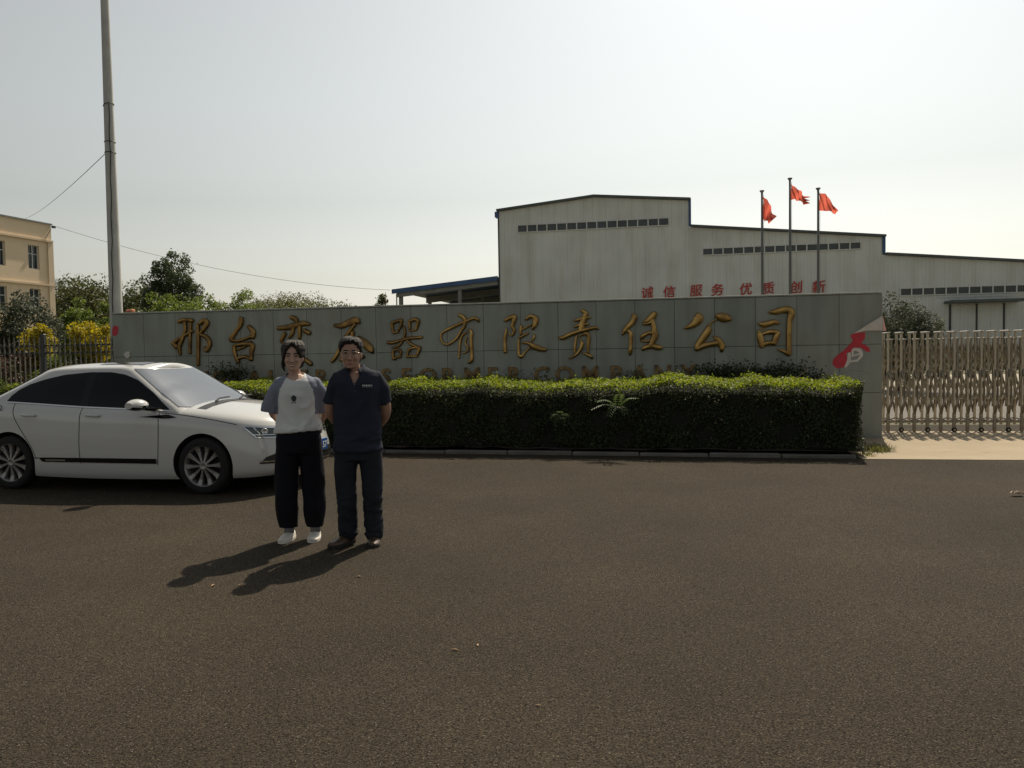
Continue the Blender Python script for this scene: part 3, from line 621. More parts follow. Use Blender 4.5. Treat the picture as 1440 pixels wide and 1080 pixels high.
# dark weeds in the gap between hedge and wall
pw = []
for (px, py, wd_, n) in ((1010, 515, .55, 900), (1060, 517, .5, 700), (1105, 512, .35, 420), (1140, 524, .22, 260), (330, 515, .35, 500), (890, 524, .25, 160), (740, 526, .5, 200), (600, 527, .4, 180)):
    u, z = WPLANE(px, py)
    q = wp(u, -.22); 
    pts = np.array([q.x, q.y, z - .12]) + rng.normal(size=(n, 3)) * np.array([wd_ * .55, .08, .085]); pw.append((pts, q, px))
names = {1010: 'leafy dark vine creeping below the last gold characters of the wall', 1060: 'low dark creeper on the wall foot between the vine and the poster', 1105: 'sprig of creeper climbing towards the hook of the last gold character', 1140: 'low weeds behind the hedge below the torn poster', 330: 'weeds with pale stalks behind the car windscreen at the wall foot',
         890: 'small weed sprig over the letters at the wall foot, near the word end', 740: 'thin weeds hiding the middle of the small gold letters', 600: 'thin weeds in front of the small gold letters beside the man'}
for pts, q, px in pw:
    t = thing('weed', names[px], 'weed', (q.x, q.y, .05), 0)
    L_ = pts - np.array([q.x, q.y, .05])
    mb = MB()
    for k in range(7):
        e = L_[rng.integers(0, len(L_))]; mb.tube([(e[0] * .5, e[1] * .3, 0), (e[0] * .8, e[1] * .6, e[2] * .6), tuple(e)], [.005, .004, .002], 5)
    mb.build('stems', M['leaf_weed'], t)
    o = link_mesh('foliage', leaf_mesh('foliage', L_, .055, M['leaf_hedge_shaded'] if px not in (890, 740, 600) else M['leaf_weed'], .5), M['leaf_hedge_shaded'], t)
# long pale grass stalks
for (pa, pb, lab) in (((1195, 521), (1226, 527), 'pale dry grass stalk arching over the hedge end'), ((1136, 520), (1126, 512), 'short dry stalk leaning above the hedge beside the poster')):
    c = kp(0, .8); 
    def on(p):
        r_ = ray(*p); t = kn.dot(c - Vector((0, 0, CAMH))) / kn.dot(r_); return Vector((0, 0, CAMH)) + r_ * t
    a, b = on(pa), on(pb); base = Vector((a.x - .75, a.y + .05, .7))
    o = MB().tube([base, (base + a) / 2, a, (a + b) / 2 + Vector((0, 0, .02)), b], [.004, .004, .0035, .003, .002], 5).build('grass_stalk', M['dry_leaf']); tag(o, lab, 'grass')
# grass tuft at the hedge end
def tuft(label, c, n, rad, hgt, name='grass_tuft'):
    mb = MB()
    for k in range(n):
        a = rng.uniform(0, 6.28); r_ = rad * rng.uniform(0, 1) ** .6; h_ = hgt * rng.uniform(.4, 1); b = Vector((math.cos(a) * r_, math.sin(a) * r_, 0)); l = Vector((math.cos(a), math.sin(a), 0)) * h_ * rng.uniform(.2, .9)
        w_ = Vector((-math.sin(a), math.cos(a), 0)) * .004
        mb.add([b - w_, b + w_, b + l * .4 + w_ * .8 + Vector((0, 0, h_ * .7)), b + l * .4 - w_ * .8 + Vector((0, 0, h_ * .7)), b + l + Vector((0, 0, h_ * .85))], [(0, 1, 2, 3), (3, 2, 4)])
    o = mb.build(name, M['grass'], fix=False); o.location = c; tag(o, label, 'grass'); return o
g = G(1232, 634); tuft('scrubby grass tuft on the ground between hedge end and driveway', (g.x, g.y, .005), 260, .28, .14)
g = G(1218, 641); tuft('smaller flat grass tuft at the kerb end under the hedge corner', (g.x, g.y, .005), 90, .14, .08)

# ------------------------------------------------------------------ factory
FP = D(835, 480, 60.0); FP.z = 0; FYAW = R(11.5); FU = plane_uv(FP, FYAW)
fac = thing('factory_building', 'large white steel-clad factory with stepped roofline, blue trim and red slogan', 'factory', FP, -FYAW)
def wallp(poly, name, y1=40): return MB().prism(poly, 0, y1).build(name, M['sheet'], fac)
wallp([(-7.4, 0), (7.28, 0), (7.28, 12.86), (0.14, 13.5), (-7.4, 12.8)], 'wall')
wallp([(7.285, 0), (20.9, 0), (20.9, 9.48), (7.285, 10.86)], 'wall')
wallp([(20.905, 0), (38, 0), (38, 6.55), (20.905, 8.2)], 'wall')
def roofp(a, b, nm='roof', th=.16, x=.0):
    mb = MB(); mb.prism([(a[0], a[1] + .005), (b[0], b[1] + .005), (b[0], b[1] + th), (a[0], a[1] + th)], -.35, 40.3); return mb.build(nm, M['roofgrey'], fac)
M['roofgrey'] = mat('dark_roof_edge', (0.07, 0.085, 0.09), 0.5, var=.2, vscale=1)
roofp((-7.55, 12.79), (0.14, 13.5)); roofp((0.142, 13.5), (7.42, 12.86)); roofp((7.44, 10.85), (21.1, 9.47)); roofp((21.12, 8.19), (38, 6.55))
for (x0, x1, z0, z1) in ((7.29, 7.46, 10.95, 13.0), (20.92, 21.1, 8.3, 9.46), (-7.72, -7.42, 12.35, 12.78)):
    MB().span((x0, -.12, z0), (x1, .6, z1)).build('blue_flashing', M['blue_trim'], fac)
MB().span((-7.5, -.06, 0), (-7.403, .4, 12.3)).build('corner_flashing', M['dark_steel'], fac)
def band(x0, x1, z0, z1, n):
    fr = MB(); t = .06
    fr.span((x0, -.10, z1 - t), (x1, -.003, z1)); fr.span((x0, -.12, z0), (x1, -.003, z0 + t))
    wdt = (x1 - x0) / n
    for i in range(n + 1):
        xx = x0 + i * wdt; fr.span((xx - .04, -.09, z0 + t), (xx + .04, -.003, z1 - t))
    f = fr.build('window_band', M['alu'], fac)
    for i in range(n):
        MB().span((x0 + i * wdt + .041, -.02, z0 + t), (x0 + (i + 1) * wdt - .041, -.004, z1 - t)).build('pane', M['dark_glass'], f)
band(-5.9, 5.82, 11.03, 11.66, 15); band(8.29, 19.45, 8.66, 9.22, 15); band(22.1, 37.2, 5.19, 5.77, 20)
band(22.55, 23.75, 2.2, 3.9, 2); 
MB().span((24.6, -.05, 5.0), (38, -.004, 5.12)).build('drip_rail', M['alu'], fac)
cnp = MB(); cnp.prism([(25.0, 4.55), (29.7, 4.55), (29.7, 4.72), (25.0, 4.72)], -1.8, -.004); cnp.build('door_canopy', M['roofgrey'], fac)
for (x0, x1) in ((25.45, 27.08), (27.14, 28.8)):
    MB().span((x0, -.06, .02), (x1, -.004, 4.45)).build('sliding_door', M['sheet'], fac)
for x in (25.40, 27.11, 28.86): MB().span((x - .05, -.12, 0), (x + .05, -.004, 4.5)).build('door_rail', M['dark_steel'], fac)
for ch, px, py in zip("诚信服务优质创新", (910, 941, 978.6, 1008.7, 1048.6, 1079.8, 1119.4, 1151), (420, 419, 417, 416, 415, 414, 412.5, 412)):
    u, z = FU(px, py)
    inst('red_character', text_mesh(ch, 0.95, 0.03, 0.012, M['red_paint'], shear=.12), fac, (u, -0.04, z + .10), (R(90), R(-4), 0))

# open lean-to shed beside the factory
shed = thing('open_shed', 'open lean-to shed with blue sloping roof against the factory side', 'shed', FP, -FYAW)
xl, zl = FU(551, 408); zr = FU(703, 389)[1]; xr = -7.6
sl_ = (zr - zl) / (xr - xl)
def zr_(x): return zl + sl_ * (x - xl)
mb = MB(); mb.prism([(xl, zl - .3), (xl, zl + .06), (xr, zr + .06), (xr, zr - .30)], -.06, .10); mb.build('fascia', M['blue_trim'], shed)
mb = MB(); mb.prism([(xl, zl - .06), (xl, zl), (xr, zr), (xr, zr - .06)], .101, 26); mb.build('roof', M['blue_trim'], shed)
for yy in (.14, 8, 16, 25):
    mb = MB(); mb.prism([(xl + .35, zr_(xl + .35) - .62), (xl + .35, zr_(xl + .35) - .07), (xr, zr - .07), (xr, zr - .62)], yy, yy + .2); mb.build('rafter', M['grey_steel'], shed)
    for x in (xl + .6, (xl + xr) / 2 + 1.2):
        MB().span((x - .14, yy + .22, 0), (x + .14, yy + .5, zr_(x) - .5)).build('column', M['grey_steel'], shed)
MB().span((xl + .3, .13, 0), (xl + .38, .21, zl - .3)).build('downpipe', M['grey_steel'], shed)
MB().span((xl + 3.2, 25.6, 0), (xr, 25.8, zr_(xl + 3.2) - .7)).build('rear_wall', M['dark_steel'], shed)
mb = MB(); mb.tube([(xl + .75, 8.3, 3.5), (xl + 2.0, 8.3, 5.0)], .07, 6); mb.tube([(xl + .75, 8.3, 5.0), (xl + 2.0, 8.3, 3.5)], .07, 6); mb.build('cross_brace', M['grey_steel'], shed)

# ------------------------------------------------------------------ flagpoles and flags
FLY = 35.0
M['flagpole'] = mat('flagpole_steel', (0.12, 0.13, 0.12), 0.5, 0.4)
def flagpole(px, py, label, Y):
    tp = D(px, py, Y); t = thing('flagpole', label, 'flagpole', (tp.x, tp.y, 0), 0, 'flagpoles in the factory yard')
    MB().tube([(0, 0, 0), (0, 0, tp.z * .5), (0, 0, tp.z - .1)], [.075, .06, .045], 10).build('pole', M['flagpole'], t, smooth=True)
    MB().lathe([(.001, tp.z - .1), (.05, tp.z - .1), (.05, tp.z - .03), (.11, tp.z + .04), (.10, tp.z + .07), (.001, tp.z + .07)], 10).build('finial', M['flagpole'], t)
    MB().span((-.5, -.5, 0), (.5, .5, .35)).build('plinth', M['granite'], t)
    MB().tube([(.06, -.07, 1.2), (.055, -.06, tp.z - .12)], .008, 5).build('halyard', M['cable'], t)
    return tp
def flag(px0, py0, corners, Y, label, amp, fray=0.0, phase=0.0):
    zf = 10.29; W = [[None] * 25 for _ in range(19)]
    c = [D(1050 + x / zf, 240 + y / zf, Y) for x, y in corners]   # hoist top, fly top, fly bottom, hoist bottom, then edge bulges
    o0 = c[0].copy(); rows = []
    for j in range(19):
        v = j / 18; r_ = []
        for i in range(25):
            u = i / 24
            p = (c[0] * (1 - u) + c[1] * u) * (1 - v) + (c[3] * (1 - u) + c[2] * u) * v
            bul = corners_b
            p = p + Vector((0, 0, bul[0] * math.sin(math.pi * u) * (1 - v) + bul[1] * math.sin(math.pi * u) * v))
            p = p + Vector((0, amp * math.sin(u * 9 + v * 3 + phase) * u ** .6 + amp * .5 * math.sin(u * 17 - v * 6), amp * .12 * math.sin(u * 12 + phase)))
            if fray and u > .8: p.x += fray * math.sin(v * 17) * (u - .8) * 5 * .16
            r_.append(p - o0)
        rows.append(r_)
    mb = MB(); mb.grid(rows)
    o = mb.build('flag', M['flag'], None, smooth=True, fix=False); o.location = o0; tag(o, label, 'flag', 'red flags on the factory flagpoles')
flagpole(1071.5, 270, 'shorter steel flagpole carrying the limp drooping red flag', FLY + .3)
flagpole(1110.8, 252.5, 'tallest steel flagpole standing between the two shorter ones', FLY)
flagpole(1150.5, 266.5, 'shorter steel flagpole carrying the full billowing red flag', FLY - .3)
corners_b = (.10, .05); flag(0, 0, [(232, 355), (420, 668), (318, 772), (236, 712)], FLY + .3, 'red flag hanging limp in a long fold against its pole', .16, 0, 1.0)
corners_b = (-.02, .10); flag(0, 0, [(636, 182), (872, 372), (850, 500), (640, 425)], FLY, 'red flag with ragged torn fly end on the tallest flagpole', .13, 1.0, .3)
corners_b = (.26, .06); flag(0, 0, [(1046, 325), (1306, 590), (1292, 634), (1052, 578)], FLY - .3, 'red flag billowing outward in a smooth curve on a shorter flagpole', .10, 0, 2.0)

# ------------------------------------------------------------------ cream office building
OP = D(78, 480, 58.0); OP.z = 0; OYAW = R(-75)
off = thing('office_building', 'cream stucco three-storey office block with small white-framed windows', 'building', OP, -OYAW)
rowsz = [(1.9, 3.6), (5.1, 6.84), (8.27, 10.0)]; cols = [(-2.07 - 2.8 * k, -1.13 - 2.8 * k) for k in range(5)]
UL = -14.5; TH = .35
mb = MB(); cuts = [UL] + [v for c in reversed(cols) for v in c] + [0]
zc = [0] + [v for r_ in rowsz for v in r_] + [11.7]
for i in range(len(cuts) - 1):
    if i % 2 == 0: mb.span((cuts[i], 0, 0), (cuts[i + 1], TH, 11.7))
    else:
        for j in range(0, len(zc), 2): mb.span((cuts[i], 0, zc[j]), (cuts[i + 1], TH, zc[j + 1]))
mb.span((UL, TH, 0), (0, 12, 11.4)); mb.build('wall', M['stucco'], off)
for (z0, z1, pr) in ((10.38, 10.52, .16), (7.12, 7.26, .14), (11.7, 11.8, .10), (3.95, 4.08, .14)):
    MB().span((UL, -pr, z0), (.02 if z1 < 11 else .06, -.003, z1)).build('cornice', M['stucco_light'] if z1 < 11.6 else M['grey_steel'], off)
MB().span((-.42, -.10, 0), (.05, -.004, 10.37)).build('corner_pilaster', M['stucco_light'], off)
for (z0, z1) in rowsz:
    for (a, b) in cols:
        f = MB(); t = .05; y0, y1 = .14, .20
        f.span((a, y0, z0), (a + t, y1, z1)).span((b - t, y0, z0), (b, y1, z1)).span((a + t, y0, z0), (b - t, y1, z0 + t)).span((a + t, y0, z1 - t), (b - t, y1, z1))
        f.span(((a + b) / 2 - .025, y0, z0 + t), ((a + b) / 2 + .025, y1, z1 - t)).span((a + t, y0, z0 + (z1 - z0) * .62), (b - t, y1 - .01, z0 + (z1 - z0) * .62 + .05))
        wnd = f.build('window', M['alu'], off)
        m_ = (a + b) / 2
        for (p, q) in ((a + t, m_ - .026), (m_ + .026, b - t)): MB().span((p, .21, z0 + t), (q, .22, z1 - t)).build('pane', M['dark_glass'], wnd)
MB().box((.0, -.25, 11.55), (.25, .16, .16)).build('security_camera', M['dark_steel'], off)
MB().tube([(-.05, -.06, 11.4), (-.6, -.06, 10.6), (-.7, -.17, 10.4)], .02, 5).build('conduit', M['cable'], off)

# ------------------------------------------------------------------ utility pole and overhead wires
pc = D(163.5, 440, 16.3)
ptop = 12.0
pole = thing('utility_pole', 'tall tapered pale concrete utility pole behind the end of the sign wall', 'utility pole', (pc.x, pc.y, 0))
MB().tube([(0, 0, -.1), (0, 0, 2.5), (0, 0, 9.1), (0, 0, ptop)], [.15, .128, .079, .06], 24).build('shaft', M['pole'], pole, smooth=True)
def ringz(z): return .128 - (z - 2.5) / 6.6 * .049
for zz, tl in ((D(153, 148, 16.3).z, .03), (D(155, 200, 16.3).z, 0), (D(155, 215, 16.3).z, .0)):
    r_ = ringz(zz) + .004; mb = MB(); mb.tube([(math.cos(a) * r_, math.sin(a) * r_, zz + tl * math.cos(a + .4)) for a in [2 * math.pi * i / 24 for i in range(25)]], .009, 5); mb.build('strap', M['cable'], pole)
mb = MB(); zz0 = D(153, 148, 16.3).z; ps = []
for i in range(26):
    z = zz0 - (zz0 - .4) * i / 25; a = -1.05 - .9 * (i / 25) ** 1.3 + .08 * math.sin(i * 1.9); r_ = ringz(z) + .012; ps.append((math.cos(a) * r_, math.sin(a) * r_, z))
mb.tube(ps, .009, 5); mb.build('down_cable', M['cable'], pole)
def wire(a, b, sag, label, r_=.011):
    n = 24; pts = [a.lerp(b, i / n) - Vector((0, 0, sag * 4 * (i / n) * (1 - i / n))) for i in range(n + 1)]
    tag(MB().tube(pts, r_, 5).build('overhead_wire', M['wire']), label, 'wire')
M['wire'] = mat('weathered_wire', (0.36, 0.36, 0.35), .7)
wire(Vector((pc.x - .09, pc.y, D(149, 215, 16.3).z)), D(30, 309, 53.8), .25, 'overhead wire slanting from the utility pole down towards the cream office', .008)
wire(D(77, 318, 57.5), D(549, 408, 62), .9, 'overhead wire running from the office corner to the blue-roofed shed', .015)

# ------------------------------------------------------------------ iron fence on the left
fn = thing('iron_fence', 'black iron picket fence with pale spear tips left of the sign wall', 'fence', wp(0, .12), -WYAW)
fn.rotation_euler = (0, 0, -WYAW)
M['picket'] = mat('picket_tip_paint', (0.17, 0.155, 0.125), .6, var=.2, vscale=8)
FL = -6.3
for z in (1.86, 1.71, .35): MB().span((FL, -.018, z - .018), (-.02, .018, z + .018)).build('rail', M['dark_steel'], fn)
pk = MB(); pk.cur = 0; pk.box((0, -.03, 1.0), (.022, .022, 1.85)); pk.add([(-.011, -.041, 1.925), (.011, -.041, 1.925), (.011, -.019, 1.925), (-.011, -.019, 1.925), (0, -.03, 2.07), (-.02, -.03, 1.96), (.02, -.03, 1.96)], [(0, 6, 4), (0, 4, 5), (2, 4, 6), (2, 5, 4), (0, 1, 6), (2, 3, 5)])
pkm = pk.mesh('picket', M['picket'])
posts = [-1.62 - 2.0 * k - .05 for k in range(3)]
x = -.1
while x > FL:
    if min(abs(x - p) for p in posts) > .06: inst('picket', pkm, fn, (x, 0, 0))
    x -= .117
for p in posts:
    MB().bevbox((p, 0, 1.05), (.085, .085, 2.1), .008).build('post', M['dark_steel'], fn)

# ------------------------------------------------------------------ trees and shrubs beyond the wall and fence
def at(px, Y, z=0): q = D(px, 500, Y); return (q.x, q.y, z)
def hgt(px, py, Y): return D(px, py, Y).z
tree('poplar_tree', 'tall dense grey-green poplar rising above the shrubs behind the wall', 'tree', at(246, 34), hgt(246, 346, 34), 2.35, M['leaf_poplar'], 24000, .09, .35, 120, 'round', cr=.12)
tags = [('dark feathery tree beside the cream office corner', 100, 388, 70, 7.5), ('dark rounded tree between the office and the utility pole', 128, 388, 74, 8), ('dark tree just left of the utility pole', 150, 397, 72, 6), ('dark tree showing right of the utility pole', 190, 396, 66, 5.2), ('small dark tree at the foot of the poplar', 212, 404, 66, 4.2), ('dark tree far behind the office, lowest of the dark belt', 84, 391, 82, 6)]
for lab, px, py, Y, wd_ in tags: tree('broadleaf_tree', lab, 'tree', at(px, Y), hgt(px, py, Y), wd_ * 1.25, M['leaf_dark'], 11000, .24, .12, 60, group='dark trees beyond the fence', cr=.17)
tags = [('round bright green shrub in front of the poplar foot', 228, 408, 26, 2.0, 'leaf_mid'), ('green shrub right of the poplar, first of the row', 292, 410, 27, 2.0, 'leaf_mid'), ('green shrub with upright tips, middle of the row right of the poplar', 330, 407, 30, 2.0, 'leaf_mid'),
        ('green shrub ending the row right of the poplar', 358, 408, 31, 2.0, 'leaf_mid'), ('green shrub filling the gap between poplar and shrub row', 268, 416, 25, 1.8, 'leaf_mid'), ('pale green upright shrub behind the fence left of the utility pole', 106, 415, 24, 1.25, 'leaf_mid'), ('green shrub close behind the utility pole', 142, 424, 23, 1.2, 'leaf_mid'), ('green shrub half hidden by the utility pole', 176, 426, 24, 1.0, 'leaf_mid')]
for lab, px, py, Y, wd_, m_ in tags: tree('green_shrub', lab, 'shrub', at(px, Y), hgt(px, py, Y) * 1.07, wd_, M[m_], 9000, .085, .03, 60, 'round', group='green shrubs behind the wall', cr=.16)
tags = [('olive tree next to the green shrub row in the far belt', 384, 414, 85, 5.0), ('broad olive tree in the middle of the far belt', 412, 412, 88, 5.5), ('olive tree with a spiky top in the far belt', 428, 407, 95, 4.6), ('olive tree with flat crown near the belt end', 455, 413, 92, 5), ('lower olive tree close to the belt end', 476, 421, 92, 4), ('lowest olive tree closing the far belt', 495, 427, 95, 4), ('olive tree seen between shrub row and far belt', 366, 418, 80, 4)]
for lab, px, py, Y, wd_ in tags: tree('olive_tree', lab, 'tree', at(px, Y), hgt(px, py, Y), wd_ * 1.5, M['leaf_olive'], 9000, .20, .1, 60, group='olive trees in the far belt', cr=.17)
tree('conical_tree', 'small conical tree standing alone beside the blue-roofed shed', 'tree', at(540, 80), hgt(540, 414, 80), 3.4, M['leaf_olive'], 6000, .17, .1, 60, 'cone', cr=.10)
tree('garden_tree', 'leafy green tree between the sign wall end and the factory', 'tree', at(1262, 27), hgt(1262, 407, 27), 2.5, M['leaf_grey'], 14000, .08, .08, 80, cr=.15)
tree('garden_tree', 'dark bushy shrub under the leafy tree by the factory wall', 'shrub', at(1275, 30), hgt(1275, 440, 30), 2.2, M['leaf_dark'], 5000, .08, .05, 36, cr=.17)
tree('garden_shrub', 'low dark shrub with a tall stalk beside the factory door', 'shrub', at(1320, 38), hgt(1320, 448, 38), 1.2, M['leaf_dark'], 1600, .07, .1, 20, 'cone', cr=.17)
tree('garden_shrub', 'low dark shrub row piece seen through the gate', 'shrub', at(1390, 44), 1.5, 3.5, M['leaf_dark'], 3000, .09, .05, 26, cr=.17)
tree('grey_shrub', 'dark grey-leaved shrub behind the fence in front of the office', 'shrub', at(28, 20.5), hgt(28, 410, 20.5), 2.2, M['leaf_grey'], 15000, .075, .02, 80, cr=.16)
tree('grey_shrub', 'large dark shrub at the frame side of the fence before the office', 'shrub', at(-8, 20), hgt(-8, 408, 20), 1.5, M['leaf_dark'], 6000, .075, .05, 40, cr=.16)
tree('golden_shrub', 'golden yellow privet behind the fence post', 'shrub', at(52, 17.6), hgt(52, 452, 17.6), 0.75, M['leaf_yellow'], 4200, .06, .62, 36, cr=.2)
tree('golden_shrub', 'taller golden yellow privet beside the utility pole', 'shrub', at(131, 17.4), hgt(131, 440, 17.4), 0.85, M['leaf_yellow'], 5200, .06, .58, 40, cr=.2)
for k, (px, Y, hh, wd_, m_, lab) in enumerate([(75, 17.2, 1.9, 1.0, 'leaf_mid', 'dull green shrub filling the fence below the golden privets'), (20, 17.0, 1.75, 1.2, 'leaf_purple', 'reddish shrub behind the fence left of the post'), (112, 17.6, 1.8, 1.3, 'leaf_dark', 'dark shrub behind the pickets between the two golden privets'), (-20, 17.3, 1.9, 1.2, 'leaf_mid', 'dull green shrub at the far end of the fence'), (150, 18.2, 1.9, 1.0, 'leaf_dark', 'dark shrub at the foot of the utility pole')]):
    tree('fence_shrub', lab, 'shrub', at(px, Y), hh, wd_, M[m_], 3500, .06, .03, 34, cr=.2)
for k, px in enumerate((6, -40)):
    q = wp(WPLANE(px, 530)[0], -.35)
    tree('low_shrub', ['low green shrub in front of the fence behind the car boot', 'low green shrub at the fence foot beyond the car tail'][k], 'shrub', (q.x, q.y, 0), 1.2, 1.1, M['leaf_mid'], 3000, .05, .03, 26, cr=.2)

# ------------------------------------------------------------------ retractable gate
g0 = G(1262, 607.5); gate = thing('retractable_gate', 'stainless steel folding driveway gate on castors, drawn across the entrance', 'gate', wp(WLEN + .10, .95), -WYAW)
GP = .222; GN = 17; GD = .27; TZ, SZ = 1.79, 1.67
def tubebox(mb, a, b, wx, wy):
    a = Vector(a); b = Vector(b); t = (b - a); L_ = t.length; q = t.to_track_quat('Z', 'Y').to_matrix(); mb.bevbox((a + b) / 2, (wx, wy, L_), .004, q)
pm = MB().bevbox((0, 0, (TZ + .12) / 2), (.040, .042, TZ - .12), .007).mesh('post', M['stainless'])
pm2 = MB().bevbox((0, 0, (SZ + .45) / 2), (.028, .036, SZ - .45), .005).mesh('post', M['stainless_dull'])
capm = MB().bevbox((0, GD / 2, TZ + .014), (.055, GD + .08, .03), .010).mesh('top_bar', M['stainless'])
capm2 = MB().bevbox((0, GD / 2, SZ + .012), (.045, GD + .04, .026), .008).mesh('top_bar', M['stainless'])
def bow(zs, side):
    mb = MB(); pts = []
    for i in range(9):
        t = i / 8; x = side * GP * t ; pts.append((x, 0, zs[0] + (zs[1] - zs[0]) * (t + .05 * math.sin(2 * math.pi * t))))
    mb.tube(pts, (.020, .008) if False else [(.006, .021)] * 9, 6); return mb.mesh('brace', M['stainless_dull'], smooth=True)
braces = [bow(z, s_) for z in ((.34, 1.12), (1.0, 1.60)) for s_ in (1, -1)]
flat = bow((1.22, 1.63), -1)
whm = MB().lathe([(.012, -.016), (.030, -.018), (.043, -.016), (.046, 0), (.043, .016), (.030, .018), (.012, .016)], 16, 'Y').mesh('castor', M['rubber'])
hub = MB().lathe([(.001, -.020), (.018, -.020), (.018, .020), (.001, .020)], 10, 'Y').mesh('hub', M['stainless'])
legm = MB().bevbox((0, 0, .20), (.052, .05, .34), .006).mesh('leg', M['stainless_dull'])
linkm = MB().tube([(0, 0, 0), (GP * .5, 0, .035), (GP, 0, 0)], [(.005, .012)] * 3, 6).mesh('scissor_link', M['stainless_dull'])
rodm = MB().tube([(0, -.03, 0), (0, GD + .03, 0)], .009, 8).mesh('cross_rod', M['stainless'])
for i in range(GN):
    x = .06 + i * GP
    for y in (0, GD): inst('post', pm, gate, (x, y, 0))
    inst('top_bar', capm, gate, (x, 0, 0))
    inst('leg', legm, gate, (x, -.004, -.02))
    if i % 2 == 0:
        for y in (0,):
            wh = inst('castor', whm, gate, (x + .0, y - .02, .047)); inst('hub', hub, wh)
    if i < GN - 1:
        for y in (-.03, GD + .03):
            for k, b in enumerate(braces if y > 0 else braces[:2]): inst('brace', b, gate, (x if k % 2 == 0 else x + GP, y + .012 * (k % 2) * (1 if y > 0 else -1), 0))
            inst('brace', flat, gate, (x + GP, y * 1.0 + (.03 if y < 0 else -.03) + .024, 0))
            for zz, s_ in ((.17, 1), (.24, -1)): inst('scissor_link', linkm, gate, (x, y, zz), (R(0 if s_ > 0 else 180), 0, 0))
        xs = x + GP * .5
        for y in (.04, GD - .04): inst('post', pm2, gate, (xs - .045, y, 0))
        inst('top_bar', capm2, gate, (xs - .045, 0, 0))
        for zz in (.6, 1.1): inst('cross_rod', rodm, gate, (xs, 0, zz))

# ------------------------------------------------------------------ white saloon car (local x forward, z up, origin between the axles)
M['paint'] = mat('white_car_paint', (0.54, 0.54, 0.525), 0.22, coat=0.9, var=0.02, vscale=2)
M['car_black'] = mat('black_car_plastic', (0.014, 0.014, 0.015), 0.45)
M['gloss_black'] = mat('gloss_black_trim', (0.006, 0.006, 0.006), 0.12, spec=.3)
M['well'] = mat('wheel_well_black', (0.006, 0.006, 0.006), 0.95)
M['side_glass'] = mat('tinted_side_glass', (0.004, 0.004, 0.005), 0.04, spec=0.25)
M['shield_glass'] = mat('windscreen_glass', (0.05, 0.058, 0.068), 0.05, spec=1.0)
M['shield_glass'].node_tree.nodes["Principled BSDF"].inputs['IOR'].default_value = 2.1
M['chrome'] = mat('chrome', (0.75, 0.75, 0.74), 0.12, 1.0)
M['alloy'] = mat('machined_alloy', (0.30, 0.29, 0.28), 0.35, 0.6, var=.1, vscale=10)
M['lamp'] = mat('headlamp_housing', (0.10, 0.11, 0.12), 0.08, 0.3)
M['lamp_lens'] = mat('headlamp_reflector', (0.75, 0.77, 0.78), 0.12, 0.8)
M['tyre'] = mat('tyre_rubber', (0.009, 0.009, 0.009), 0.85, var=.2, vscale=30)
M['plate_blue'] = mat('blue_number_plate', (0.015, 0.09, 0.33), 0.45)
M['plate_white'] = mat('plate_white', (0.75, 0.78, 0.8), 0.5)

def interp(x, tab):
    xs = [a for a, _ in tab]; ys = [b for _, b in tab]; return float(np.interp(x, xs, ys))
def sint(x, tab): # smooth interpolation
    xs = np.array([a for a, _ in tab]); ys = np.array([b for _, b in tab])
    i = int(np.clip(np.searchsorted(xs, x) - 1, 0, len(xs) - 2)); t = np.clip((x - xs[i]) / (xs[i + 1] - xs[i]), 0, 1)
    m = np.gradient(ys, xs); h = xs[i + 1] - xs[i]
    return float((2 * t**3 - 3 * t**2 + 1) * ys[i] + (t**3 - 2 * t**2 + t) * h * m[i] + (-2 * t**3 + 3 * t**2) * ys[i + 1] + (t**3 - t**2) * h * m[i + 1])
XF, XR, CW = 2.31, -2.42, 0.885
FXC, FN, RXC, RN = 1.25, 2.75, -1.6, 3.4
ZB = [(-2.5, .30), (-2.2, .24), (-1.7, .20), (1.7, .185), (2.1, .20), (2.3, .23)]
ZS = [(-2.5, 1.00), (-2.3, 1.045), (-1.9, 1.07), (-1.3, 1.055), (-.3, 1.0), (.75, .96), (1.1, .93), (1.6, .875), (2.0, .82), (2.32, .775)]
INS = [(0, .06), (.05, .030), (.12, .012), (.3, 0), (.5, .0), (.72, .010), (.85, .016), (.90, .028), (.95, .05), (1.0, .085)]
INF = [(0, .10), (.10, .03), (.25, 0), (.42, .012), (.55, .035), (.75, .075), (.9, .11), (1.0, .17)]
INR = [(0, .12), (.15, .03), (.35, 0), (.6, .02), (.8, .03), (.95, .05), (1.0, .09)]
def zb(x): return sint(x, ZB)
def zs(x): return sint(x, ZS)
